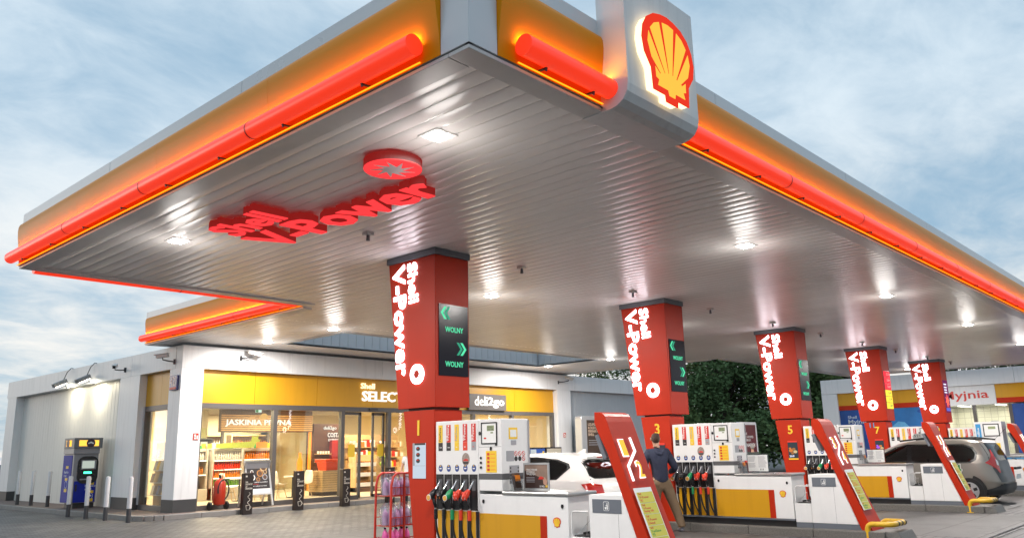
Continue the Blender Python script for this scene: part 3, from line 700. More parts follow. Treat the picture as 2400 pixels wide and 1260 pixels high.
box('back_lit_panel', EM('lit cooler back', (1, .85, .6), 1.2), shop, 13.25, 14.75, 28.745, 28.755, 1.3, 2.1)
# coffee corner
t = inner('coffee_corner', (19.3, 28, .17), 'dark brown coffee bar cabinet with white lettering and red machine', 'coffee bar')
BRN = M('dark brown panel', (.06, .022, .012), .4); MAR = M('maroon machine', (.25, .015, .01), .3)
box('cabinet', BRN, t, 18.8, 20.2, 28.0, 28.5, .17, 2.75); box('machine', MAR, t, 19.55, 20.1, 27.8, 27.99, .95, 2.1)
box('counter', WOOD2, t, 18.8, 20.2, 27.6, 27.99, .17, .93)
text('deli2go', (19.25, 27.985, 2.48), UX, UZ, EM('lit small letter', (1, .93, .8), 1.3), t, h=.18, w=.62, bold=0.0084, ext=.01)
text('COSTA', (19.45, 27.985, 2.22), UX, UZ, EM('lit small letter', (1, .93, .8), 1.3), t, h=.18, w=.62, bold=0.021, ext=.01)
text('EXPRESS', (19.5, 27.985, 2.06), UX, UZ, EM('lit small letter', (1, .93, .8), 1.3), t, h=.1, w=.5, bold=0.0126, ext=.01)
for z in (1.25, 1.55):
    sh = box('shelf', WOOD2, t, 18.85, 19.5, 27.75, 27.99, z, z + .025)
    for k in range(5): MB().lathe((18.93 + k * .125, 27.86, z + .025), [(.035, 0), (.045, .1)], 8).build('cup', PAPER, sh, smooth=True)
# oak plinth with red pot near the window
t = inner('slatted_plinth', (17.0, 24.4, .17), 'oak slatted plinth table behind the shop window', 'table')
box('plinth_core', M('plinth core', (.05, .03, .02), .6), t, 16.6, 17.4, 24.1, 24.9, .17, .98)
for i in range(9):
    z = .30 + i * .076
    MB().box(16.56, 17.44, 24.06, 24.1, z, z + .066).box(16.56, 16.6, 24.1, 24.9, z, z + .066).build('slat', WOOD2, t)
box('plinth_top', WOOD2, t, 16.54, 17.46, 24.04, 24.94, .98, 1.0)
t = inner('planter', (17.02, 24.4, 1.0), 'orange red flower pot on the oak plinth', 'pot')
q = lambda r: [(17.02 - r, 24.4 - r), (17.02 + r, 24.4 - r), (17.02 + r, 24.4 + r), (17.02 - r, 24.4 + r)]
MB().quadprism([(*p, 1.002) for p in q(.24)], [(*p, 1.28) for p in q(.30)]).build('pot_body', M('orange red plastic', (.70, .06, .01), .4), t, bevel=.02)
MB().quadprism([(*p, 1.281) for p in q(.33)], [(*p, 1.39) for p in q(.345)]).build('pot_rim', M('orange red plastic'), t, bevel=.015)
# chairs and tables
def chair(x, y, rz, label):
    t = thing('shell_chair', (0, 0, .17), label, 'chair', 'white moulded chairs in the cafe corner')
    CW = M('white moulded plastic', (.78, .74, .66), .35)
    def f(u, v):   # shell: v along seat to back, u across
        a = (u - .5) * 2
        if v < .5: k = v / .5; py = -.2 + k * .36; pz = .45 - .03 * math.sin(k * PI) + .03 * a * a
        else: k = (v - .5) / .5; py = .16 + .10 * k + .05 * math.sin(k * PI / 2) - .12 * a * a * k; pz = .45 + .42 * k + .03 * a * a * (1 - k)
        wd = (.20 + .04 * math.sin(v * PI)) * (1 if v < .85 else 1 - (v - .85) * 2.2)
        return (a * wd, py, pz + .17)
    o = MB().grid(f, 9, 13).build('seat_shell', CW, t, smooth=True, recalc=False)
    m = o.modifiers.new('thick', 'SOLIDIFY'); m.thickness = .012
    for sx in (-1, 1):
        for sy in (-1, 1): MB().cyl((sx * .11, sy * .10, .60), (sx * .21, sy * .20, .17), .016, .012, 8).build('leg', WOOD2, t)
    MB().tube([(-.14, -.13, .45), (.14, .13, .45)], .005, 6).tube([(.14, -.13, .45), (-.14, .13, .45)], .005, 6).build('wire_brace', DARK, t)
    t.location = (x, y, .17); t.rotation_euler = (0, 0, rz)
chair(13.25, 24.3, R(80), 'white moulded chair behind the red fire extinguisher trolley')
chair(14.2, 24.5, R(-60), 'white moulded chair half hidden by the dark post and A-board')
chair(16.05, 24.4, R(-85), 'white moulded chair beside the oak plinth')
chair(15.2, 24.6, R(95), 'white moulded chair behind the right edge of the A-board')
for x, lab in ((13.7, 'small cafe table between the white chairs on the left'), (15.65, 'small cafe table with yellow card beside the dark post')):
    t = thing('cafe_table', (x, 24.45, .17), lab, 'table')
    MB().cyl((x, 24.45, .84), (x, 24.45, .87), .3, n=20).build('table_top', WHITE, t); MB().cyl((x, 24.45, .19), (x, 24.45, .84), .03, n=10).build('table_leg', DARK, t); MB().cyl((x, 24.45, .17), (x, 24.45, .19), .2, n=16).build('table_foot', DARK, t)
tag(box('table_card', YELS, None, 15.6, 15.72, 24.34, 24.36, .871, 1.02), 'yellow card standing on the cafe table', 'card')
# bakery stand seen through the open door
t = inner('bakery_stand', (19.350, 25.2, .17), 'oak bakery stand with baskets of bread inside the entrance', 'display stand')
MB().box(18.650, 18.690, 25.0, 25.5, .17, 1.55).box(20.210, 20.250, 25.0, 25.5, .17, 1.55).box(18.650, 20.250, 25.46, 25.5, .17, 1.5).box(19.600, 20.250, 24.97, 25.0, .2, 1.5).build('stand_frame', WOOD2, t)
box('stand_base', BROWNP, t, 18.650, 20.250, 24.98, 25.5, .17, .33)
BRD = M('bread rolls', (.45, .20, .05), .6, var=.3, vs=8)
for z in (.36, .72, 1.08):
    sh = box('shelf', WHITE, t, 18.690, 19.600, 25.0, 25.46, z, z + .14)
    for k in range(16):
        x = 18.750 + (k % 8) * .108 + random.uniform(-.02, .02); y = 25.1 + (k // 8) * .16
        MB().lathe((x, y, z + .12), [(.03, 0), (.058, .03), (.052, .07), (.02, .09)], 7).build('bread_roll', BRD, sh, smooth=True)
for k in range(14): MB().lathe((19.750 + random.uniform(0, .42), 24.95, 1.0 + random.uniform(0, .42)), [(.02, -.05), (.055, -.02), (.055, .02), (.02, .05)], 8).build('fruit_picture', M('green fruit', (.25, .38, .05), .4), t, smooth=True)
# counter, cigarette shelf and back shelves at the right end
t = inner('goods_shelf', (25.2, 26.5, .17), 'lit yellow framed shelf of small packs behind the right window', 'shelf')
box('shelf_back', M('warm shelf back', (.7, .58, .32), .5), t, 24.6, 26.0, 26.4, 26.5, .17, 2.55)
MB().box(24.55, 24.6, 26.0, 26.5, .17, 2.6).box(26.0, 26.05, 26.0, 26.5, .17, 2.6).build('shelf_side', YELS, t)
text('Dziękujemy', (25.0, 26.38, 2.72), UX, UZ, REDP, t, h=.17, w=.9, bold=0.0126)
box('shelf_header', M('header cream', (.78, .7, .5), .5), t, 24.55, 26.05, 26.40, 26.42, 2.601, 3.1)
for z in (.6, .95, 1.3, 1.65, 2.0, 2.3):
    sh = box('shelf', WHITE, t, 24.6, 26.0, 26.05, 26.4, z - .03, z); x = 24.65
    while x < 25.9:
        w = random.choice((.06, .08, .1)); box('pack', random.choice((PAPER, PAPER, YELS, REDP, WOOD2, GREYP)), sh, x, x + w, 26.1, 26.35, z, z + random.uniform(.12, .24)); x += w + .012
t = inner('goods_shelf', (21.0, 27, .17), 'shelf of packs behind the middle of the shop front', 'shelf')
box('shelf_back', WOOD2, t, 19.8, 22.6, 27.4, 27.5, .17, 2.3)
for z in (.6, 1.0, 1.4, 1.8):
    sh = box('shelf', WOOD2, t, 19.8, 22.6, 27.0, 27.4, z - .03, z); x = 19.85
    while x < 22.5:
        w = random.choice((.08, .12, .16)); box('pack', random.choice((PAPER, WOOD2, BRD, WOOD, PAPER, YELS, REDP)), sh, x, x + w, 27.05, 27.3, z, z + random.uniform(.14, .3)); x += w + .015
# hanging exit sign and lamp
t = inner('exit_sign', (14.58, 25.0, 3.0), 'green and white exit pictogram sign hanging from the shop ceiling', 'exit sign')
box('sign_face', EM('lit green white', (.75, 1, .85), 1.0), t, 14.47, 14.69, 24.99, 25.01, 2.98, 3.17); polyplate('pictogram', GREENP, t, (14.475, 24.985, 2.985), UX, UZ, [(0, 0), (.09, 0), (.09, .09), (.2, .09), (.2, .17), (0, .17)], .002)
t = inner('pendant_lamp', (15.15, 25.6, 3.24), 'warm glowing basket pendant lamp in the cafe corner', 'lamp')
MB().cyl((15.15, 25.6, 2.98), (15.15, 25.6, 3.24), .006, n=6).build('cord', DARK, t)
MB().lathe((15.15, 25.6, 2.80), [(.13, 0), (.14, .06), (.12, .13), (.04, .18)], 14).build('shade', EM('lit basket shade', (1, .55, .15), .9), t, smooth=True)

# ---- on and around the shop walls
def camera_unit(name, p, d, label, bracket):
    t = thing('security_camera', p, label, 'camera', 'security cameras on the shop walls')
    p, d = Vector(p), Vector(d).normalized(); s = d.cross(UZ).normalized(); up = s.cross(d)
    MB().obox(p, d * .17, s * .05, up * .045).build('housing', M('camera beige', (.55, .53, .50), .4), t, bevel=.008)
    MB().obox(p + up * .058 + d * .03, d * .20, s * .06, up * .008).build('sun_shield', M('camera beige'), t)
    MB().obox(p + d * .172, d * .004, s * .04, up * .036).build('lens_glass', BLACKG, t)
    b = Vector(bracket); MB().tube([p - up * .05, p - up * .10, (p - up * .12) * .5 + b * .5, b], .018, 8).obox(b, Vector((.02, .02, 0)), Vector((-.02, .02, 0)), UZ * .07).build('arm', DARK, t)
camera_unit('c', (9.98, 25.5, 4.30), (-.5, -.8, -.25), 'white camera on a black arm on the left shop wall beside the lamps', (10.33, 25.6, 4.22))
camera_unit('c', (10.0, 22.35, 4.32), (-.6, .75, -.1), 'dark flat camera on a black arm above the number 42 plate', (10.33, 22.3, 4.18))
camera_unit('c', (12.35, 21.55, 4.48), (.8, -.5, -.25), 'beige camera above the left end of the shop front', (12.1, 21.85, 4.35))
camera_unit('c', (27.1, 21.55, 4.45), (.8, -.5, -.25), 'beige camera above the right shop column', (26.75, 21.85, 4.3))
for y, lab in ((30.1, 'left grey flood lamp shining down the cream wall'), (28.05, 'right grey flood lamp shining down the cream wall')):
    t = thing('wall_flood_lamp', (10.3, y, 4.02), lab, 'wall lamp', 'flood lamps above the cash machine')
    MB().obox((10.0, y, 4.12), Vector((.20, 0, .10)), Vector((0, .11, 0)), Vector((-.03, 0, .06))).build('lamp_housing', M('lamp grey', (.3, .3, .3), .35, metal=.6), t, bevel=.015)
    MB().obox((10.06, y, 4.045), Vector((.14, 0, .07)), Vector((0, .09, 0)), Vector((-.004, 0, .008))).build('lamp_glass', EM('lit lamp glass', (1, .9, .68), 10), t)
    MB().tube([(10.1, y - .1, 4.14), (10.15, y - .15, 4.0), (10.25, y - .18, 3.95), (10.33, y - .16, 4.03), (10.34, y - .12, 4.1)], .02, 8).build('bracket', WHITE, t, smooth=True)
    MB().tube([(10.1, y, 4.2), (10.2, y - .02, 4.5), (10.3, y - .06, 4.64), (10.36, y - .1, 4.63)], .013, 6).build('cable', DARK, t, smooth=True)
    ld = bpy.data.lights.new('flood', 'AREA'); ld.shape = 'RECTANGLE'; ld.size = .25; ld.size_y = .2; ld.energy = 24; ld.color = (1, .90, .66)
    lo = bpy.data.objects.new('flood', ld); C.objects.link(lo); lo.parent = t; lo.location = (-.18, 0, -.04); lo.rotation_euler = Vector((-.55, 0, .85)).to_track_quat('Z', 'Y').to_euler()
t = thing('house_number_plate', (10.33, 22.18, 3.37), 'blue plate with white number 42 on the corner column', 'number plate')
box('plate', M('blue enamel', (.01, .02, .16), .25), t, 10.27, 10.335, 21.97, 22.40, 3.38, 3.79, bevel=.01)
text('42', (10.268, 22.36, 3.50), -UY, UZ, M('pinkish white', (.8, .6, .6), .4), t, h=.24, w=.30, bold=0.0084)
box('red_strip', REDP, t, 10.264, 10.27, 22.0, 22.37, 3.40, 3.46)
for x, y, lab in ((10.86, 21.855, 'small red fire equipment sign on the corner column'), (27.05, 21.855, 'small red fire equipment sign on the right shop column')):
    t = thing('fire_sign', (x, y, 2.0), lab, 'fire sign')
    box('sign_plate', M('fire sign red', (.60, .03, .01), .4), t, x - .075, x + .075, y - .01, y, 2.02, 2.2)
    for a, b, c, d in ((-.05, .0, 2.04, 2.09), (-.05, .0, 2.11, 2.17), (.02, .055, 2.04, 2.14)): box('pictogram', PAPER, t, x + a, x + b, y - .013, y - .0101, c, d)
# cash machine
atm = thing('cash_machine', (10.0, 27.6, .115), 'blue bankomat cash machine with lit yellow header against the cream wall', 'cash machine')
BL = M('deep blue laminate', (.014, .028, .34), .5, var=.15, spec=.2); AG = M('grey machine metal', (.28, .28, .30), .35)
ax0, ax1, ay0, ay1 = 9.64, 10.36, 27.15, 28.0
box('base', DARK, atm, ax0 + .1, ax1, ay0 + .1, ay1 - .1, .115, .27)
box('body_front', AG, atm, ax0, ax1, ay0, ay1, .27, 1.74, bevel=.015)
# this unit faces -Y: front at ay0, side at ax0
box('side_panel', BL, atm, ax0 - .012, ax0, ay0 + .12, ay1 - .02, .29, 1.70)
box('front_panel', BL, atm, ax0 + .06, ax1 - .03, ay0 - .012, ay0, .29, .92)
polyplate('fascia_bezel', BLACKG, atm, (ax0 + .12, ay0 - .001, .84), UX, UZ, rrect(.60, .82, .2, 6), .03)
box('screen', EM('lit bank screen', (.55, .62, .55), .8), atm, ax0 + .24, ax0 + .60, ay0 - .036, ay0 - .032, 1.30, 1.52)
box('keypad_surround', AG, atm, ax0 + .21, ax0 + .65, ay0 - .034, ay0 - .031, 1.27, 1.55)
for a, b, c in ((.30, .20, .06), (.50, .03, .05)): box('card_slot_light', EM('green slot light', (.05, 1, .4), 4), atm, ax0 + a, ax0 + a + b, ay0 - .04, ay0 - .036, 1.14, 1.14 + c)
box('cash_tray', AG, atm, ax0 + .2, ax0 + .55, ay0 - .06, ay0 - .03, .95, .99)
box('handle', BLACKG, atm, ax0 + .09, ax0 + .14, ay0 - .03, ay0 - .012, .62, .82)
box('header_box', M('header grey', (.16, .17, .18), .4), atm, ax0 - .06, ax1 + .06, ay0 - .08, ay1 - .1, 1.90, 2.22, bevel=.01)
box('header_neck', AG, atm, ax0 - .04, ax1, ay0 - .04, ay1 - .06, 1.74, 1.90)
AMB = EM('lit amber header', (1, .50, .06), 1.6)
box('header_light', AMB, atm, ax0 + .08, ax1 - .06, ay0 - .084, ay0 - .08, 1.97, 2.15); box('header_light', AMB, atm, ax0 - .064, ax0 - .06, ay0 + .14, ay1 - .28, 1.97, 2.15)
for cx in (ax0 + .42,): polyplate('round_badge', M('badge navy', (.05, .03, .05), .4), atm, (cx, ay0 - .084, 2.06), UX, UZ, circle(0, 0, .13, 24), .006); polyplate('badge_wave', PAPER, atm, (cx, ay0 - .09, 2.06), UX, UZ, [(-.09, 0), (0, .05), (.09, 0), (.07, -.03), (0, .0), (-.07, -.03)], .003)
polyplate('round_badge', M('badge navy'), atm, (ax0 - .064, ay0 + .42, 2.06), -UY, UZ, circle(0, 0, .12, 24), .006)
for z0, z1 in ((.30, .40), (.55, .63), (.80, .88)): box('yellow_block', YELS, atm, ax0 + .44, ax0 + .64, ay0 - .016, ay0 - .012, z0, z1)
text('banko\nmat', (ax0 + .38, ay0 - .013, .64), UX, UZ, M('pale blue print', (.55, .62, .8), .4, var=0), atm, h=.17, w=.32, bold=0.0084)
polyplate('wave_ring', M('pale blue print'), atm, (ax0 + .54, ay0 - .012, .47), UX, UZ, circle(0, 0, .095, 24), .004); polyplate('wave_disc', BL, atm, (ax0 + .54, ay0 - .016, .47), UX, UZ, circle(0, 0, .08, 24), .003); polyplate('badge_wave', PAPER, atm, (ax0 + .54, ay0 - .019, .47), UX, UZ, [(-.06, 0), (0, .04), (.06, 0), (.04, -.02), (0, .0), (-.04, -.02)], .003)
text('banko\nmat', (ax0 - .013, ay0 + .68, 1.05), -UY, UZ, M('pale blue print'), atm, h=.19, w=.36, bold=0.0084)
for z0, z1 in ((.60, .70), (.94, 1.02), (1.30, 1.38)): box('yellow_block', YELS, atm, ax0 - .016, ax0 - .012, ay0 + .36, ay0 + .56, z0, z1)
polyplate('wave_ring', M('pale blue print'), atm, (ax0 - .012, ay0 + .45, .82), -UY, UZ, circle(0, 0, .11, 24), .004); polyplate('wave_disc', BL, atm, (ax0 - .016, ay0 + .45, .82), -UY, UZ, circle(0, 0, .092, 24), .003)
# bollards
BW = M('bollard white', (.66, .66, .68), .45, var=.12, vs=6); BD = M('bollard dark foot', (.05, .05, .055), .6)
blab = ['farthest white bollard at the left picture edge', 'second white bollard from the left picture edge', 'white bollard just left of the cash machine, back row', 'white bollard in front of the left side of the cash machine', 'white bollard in front of the middle of the cash machine', 'white bollard right of the cash machine', 'white bollard nearest the corner column']
for (x, y), lab in zip([(9.62, 31.88), (9.66, 30.65), (9.68, 29.18), (8.95, 25.3), (8.95, 24.0), (8.95, 22.7), (8.98, 21.35)], blab):
    zb = .12 if x > 9.3 else .0
    t = thing('bollard', (x, y, zb), lab, 'bollard', 'white bollards guarding the cash machine')
    MB().cyl((x, y, zb - .02), (x, y, zb + .34), .057, n=18).build('bollard_foot', BD, t, smooth=True)
    MB().lathe((x, y, zb + .34), [(.0575, 0), (.0575, .74), (.05, .765), (.02, .775)], 18).build('bollard_post', BW, t, smooth=True)
# dark printed posts along the kerb
PB = M('dark brown printed board', (.022, .015, .013), .35)
plab = ['dark printed post left of the A-board', 'dark printed post right of the A-board', 'dark printed post in front of the oak plinth', 'dark printed post right of the open shop door']
OFFW = M('off white print', (.65, .60, .52), .5, var=0)
for (x, y), lab in zip([(11.98, 20.98), (13.66, 21.05), (15.32, 21.08), (17.08, 21.1)], plab):
    t = thing('printed_post', (x, y, 0), lab, 'post', 'dark printed posts along the kerb')
    box('post_body', PB, t, x - .14, x + .14, y - .10, y + .06, 0, 1.10, bevel=.008)
    text('NA\nPODRÓŻ\nZE\nSMAKIEM', (x - .10, y - .101, .66), UX, UZ, OFFW, t, h=.22, w=.21, bold=0.0126)
    box('mini_mark', OFFW, t, x - .10, x - .05, y - .103, y - .1, .99, 1.03)
    pts = [(x + .02 + .035 * math.sin(k * .9), y - .103, .58 - k * .022) for k in range(16)]
    MB().tube(pts, .006, 5).build('drawn_line', OFFW, t)
    MB().tube([(x - .06, y - .103, .24), (x + .06, y - .103, .24), (x + .05, y - .103, .12), (x - .04, y - .103, .12), (x - .06, y - .103, .24)], .006, 5).tube([(x + .06, y - .103, .22), (x + .1, y - .103, .19), (x + .055, y - .103, .15)], .006, 5).build('drawn_cup', OFFW, t)
# fire extinguisher trolley
t = thing('fire_extinguisher_trolley', (11.55, 21.75, .115), 'red wheeled fire extinguisher with black hose beside the corner column', 'extinguisher')
ex, ey = 11.58, 21.72
RX = M('extinguisher red', (.42, .03, .01), .3)
MB().lathe((ex, ey, .24), [(.04, 0), (.15, .03), (.165, .08), (.165, .55), (.14, .64), (.07, .70), (.04, .72)], 20).build('cylinder', RX, t, smooth=True)
MB().cyl((ex, ey, .96), (ex, ey, 1.04), .035, n=10).box(ex - .05, ex + .02, ey - .02, ey + .02, 1.04, 1.07).build('valve', BLACKG, t)
MB().tube([(ex - .10, ey + .17, .3), (ex - .12, ey + .2, .9), (ex - .10, ey + .22, 1.2), (ex + .22, ey + .22, 1.2), (ex + .16, ey + .2, .9), (ex + .14, ey + .17, .3)], .014, 8).build('handle', RX, t, smooth=True)
MB().tube([(ex + .05 + .16 * math.cos(a), ey - .12, .66 + .27 * math.sin(a)) for a in [k * .35 for k in range(-5, 11)]], .022, 8).build('hose', BLACK, t, smooth=True)
for sx in (-1, 1): MB().cyl((ex + sx * .22, ey + .05, .235), (ex + sx * .27, ey + .05, .235), .115, n=20).build('wheel', BLACK, t, smooth=True)
# A-board
t = thing('a_board', (12.75, 21.7, .115), 'silver framed A-board with food poster on the pavement', 'A-board')
SIL = M('satin aluminium', (.6, .6, .6), .35, metal=.8)
ux = UX; vv = Vector((0, .28, 1.0)).normalized(); o0 = Vector((12.32, 21.46, .16))
fr = MB()
for a, b, c, d in ((0, .05, 0, 1.30), (.75, .80, 0, 1.30), (.05, .75, .32, .37), (.05, .75, 1.25, 1.30)):
    fr.obox(o0 + ux * (a + b) / 2 + vv * (c + d) / 2, ux * (b - a) / 2, vv * (d - c) / 2, ux.cross(vv) * .018)
fr.build('front_frame', SIL, t)
v2 = Vector((0, -.28, 1.0)).normalized(); o2 = Vector((12.32, 22.04, .16)); fr = MB()
for a, b, c, d in ((0, .05, 0, 1.30), (.75, .80, 0, 1.30), (.05, .75, .32, .37), (.05, .75, 1.25, 1.30)): fr.obox(o2 + ux * (a + b) / 2 + v2 * (c + d) / 2, ux * (b - a) / 2, v2 * (d - c) / 2, ux.cross(v2) * .018)
fr.build('rear_frame', SIL, t)
plate('rear_panel', GREYP, t, o2 + ux * .05 + v2 * .37, ux, v2, .70, .88)
pp = plate('poster', DARKP, t, o0 + ux * .05 + vv * .49, ux, vv, .70, .76)
plate('poster_foot', PAPER, t, o0 + ux * .05 + vv * .37, ux, vv, .70, .12)
nn = ux.cross(vv)
plate('logo_card', PAPER, pp, o0 + ux * .07 + vv * 1.08 + nn * .003, ux, vv, .16, .15)
polyplate('logo_dot', REDP, pp, o0 + nn * .006, ux, vv, circle(.15, 1.17, .035, 14), .002)
for cx, cy, r, mt in ((.60, 1.10, .12, WOOD2), (.47, .93, .10, BRD), (.22, .82, .09, PAPER), (.62, .82, .085, GREYP), (.36, 1.12, .05, BRD), (.64, .97, .06, WOOD2), (.22, .98, .05, PAPER), (.4, .76, .06, BRD)):
    polyplate('dish', mt, pp, o0 + nn * .003, ux, vv, circle(cx, cy, r, 16), .002); polyplate('dish', BROWNP, pp, o0 + nn * .005, ux, vv, circle(cx, cy, r * .7, 12), .002)
text('Gotuj i pakuj w pudełko', o0 + ux * .09 + vv * .66 + nn * .006, ux, vv, PAPER, pp, h=.035, w=.6, bold=0.0084); text('Smacznego', o0 + ux * .09 + vv * .61 + nn * .006, ux, vv, REDP, pp, h=.035, w=.3, bold=0.0084); text('Zamów i odbierz na stacji', o0 + ux * .09 + vv * .55 + nn * .006, ux, vv, PAPER, pp, h=.035, w=.55, bold=0.0084)
# lightbox poster right of the shop windows
t = thing('poster_lightbox', (28.1, 21.0, .1), 'tall silver framed poster case with dark advert against the grey wall', 'poster case')
SILV = M('silver case', (.5, .51, .52), .35, metal=.4)
MB().prism([(27.0, .12)] + [(27.0, 2.75), (27.03, 2.84), (27.12, 2.87), (29.08, 2.87), (29.17, 2.84), (29.2, 2.75), (29.2, .12)], 'y', 20.9, 21.25).build('case', SILV, t, bevel=.02)
pp = box('poster', M('brown poster', (.075, .045, .028), .4, var=.3, vs=1.5), t, 27.35, 29.0, 20.893, 20.9, .5, 2.7)
text('UZUPEŁNIJ\nKOLEKCJĘ MODELI\nFERRARI O STACJĘ\nSHELL', (27.43, 20.892, 2.05), UX, UZ, M('poster letter', (.75, .55, .40), .5, var=0), pp, h=.52, w=1.3, bold=0.0168)
for z in (1.85, 1.76, 1.67): box('text_line', GREYP, pp, 27.45, 28.4, 20.889, 20.893, z, z + .03)
GL = M('poster gold', (.75, .42, .15), .4, var=.2)
MB().box(27.5, 28.5, 20.888, 20.893, 1.22, 1.28).box(27.6, 27.66, 20.888, 20.893, .8, 1.22).box(28.3, 28.36, 20.888, 20.893, .8, 1.22).box(27.8, 28.2, 20.888, 20.893, .75, 1.05).build('pictured_station', GL, pp)
polyplate('pictured_bubble', YELS, pp, (28.55, 20.893, 1.42), UX, UZ, circle(0, 0, .15, 18), .005)
# product boards standing in front of the right window
for x, m1, lab in ((22.35, BLUEP, 'blue advert board partly hidden by pump one cabinet'), (23.36, BLUEP, 'blue 250 advert board in a black frame above the white car'), (24.32, M('beige board', (.42, .38, .30), .5), 'beige advert board in a black frame above the white car')):
    t = thing('advert_board', (x, 20.2, .0), lab, 'board', 'advert boards in front of the shop window')
    box('board_frame', BLACKG, t, x - .46, x + .46, 20.2, 20.26, .9, 1.62); MB().box(x - .4, x - .35, 20.2, 20.26, 0, .9).box(x + .35, x + .4, 20.2, 20.26, 0, .9).build('stand', BLACKG, t)
    f = box('board_face', m1, t, x - .42, x + .42, 20.193, 20.2, .96, 1.57)
    if m1 is BLUEP:
        box('photo', M('pale picture', (.5, .58, .62), .5, var=.3, vs=4), f, x - .40, x - .08, 20.189, 20.193, .98, 1.55); text('250', (x - .02, 20.19, 1.2), UX, UZ, YELS, f, h=.14, w=.26, bold=0.021); box('small_mark', YELS, f, x + .28, x + .38, 20.189, 20.193, 1.36, 1.48)
    else: text('OFERTA SEZONOWA', (x - .35, 20.19, 1.1), UX, UZ, DARKP, f, h=.08, w=.7, bold=0.0126)

# newspaper stand behind the side window
t = thing('newspaper_stand', (11.35, 24.2, .17), 'stand of newspapers and boxes behind the left side window', 'display stand')
MB().box(11.2, 11.24, 23.5, 25.0, .17, 2.0).box(11.2, 11.6, 24.96, 25.0, .17, 2.0).box(11.2, 11.6, 23.5, 23.54, .17, 2.0).build('stand_frame', WOOD2, t)
for z in (.5, .85, 1.2, 1.55):
    sh = box('shelf', WHITE, t, 11.0, 11.2, 23.54, 24.96, z - .02, z); y = 23.6
    while y < 24.85:
        w = random.choice((.16, .2, .24)); MB().obox((11.12, y + w / 2, z + .13), Vector((.03, 0, .13)), Vector((0, w / 2 - .01, 0)), Vector((-.004, 0, .001))).build('paper', random.choice((PAPER, GREYP, WOOD2, BROWNP, BLUEP, YELS)), sh); y += w + .01
# ================================================================== PUMP ISLANDS
XF = [8.31, 14.99, 21.61, 28.38, 35.23]      # left face of each pillar
NUM = ['1', '3', '5', '7', '9']; NW = ['one', 'three', 'five', 'seven', 'nine']
GRAN = M('flecked granite kerb', (.16, .15, .135), .6, var=.5, vs=55, bump=.4, bs=60)
CONF = M('island concrete', (.20, .19, .18), .7, var=.2)
# ---- islands
for k, xf in enumerate(XF):
    x0, x1 = xf - .10, xf + .80
    ya = 4.85 if k != 3 else 4.45
    t = thing('pump_island', ((x0 + x1) / 2, 7.8, -.11), 'granite kerbed concrete island carrying pump %s' % NW[k], 'pump island', 'kerbed pump islands')
    box('island_top', CONF, t, x0 + .14, x1 - .14, ya + .2, 11.3, -.13, .034)
    y = ya + .25
    for s in range(5):
        L = (11.4 - ya - .25) / 5
        for a, b in ((x0, x0 + .15), (x1 - .15, x1)):
            MB().box(a, b, y + s * L + .004, y + (s + 1) * L - .004, -.13, .04).build('kerb_stone', GRAN, t, bevel=.02)
    MB().quadprism([(x0, ya + .245, -.13), (x0 + .06, ya - .02, -.13), (x1 - .06, ya - .02, -.13), (x1, ya + .245, -.13)], [(x0 + .01, ya + .245, .039), (x0 + .08, ya + .06, .039), (x1 - .08, ya + .06, .039), (x1 - .01, ya + .245, .039)]).build('nose_stone', GRAN, t, bevel=.02)
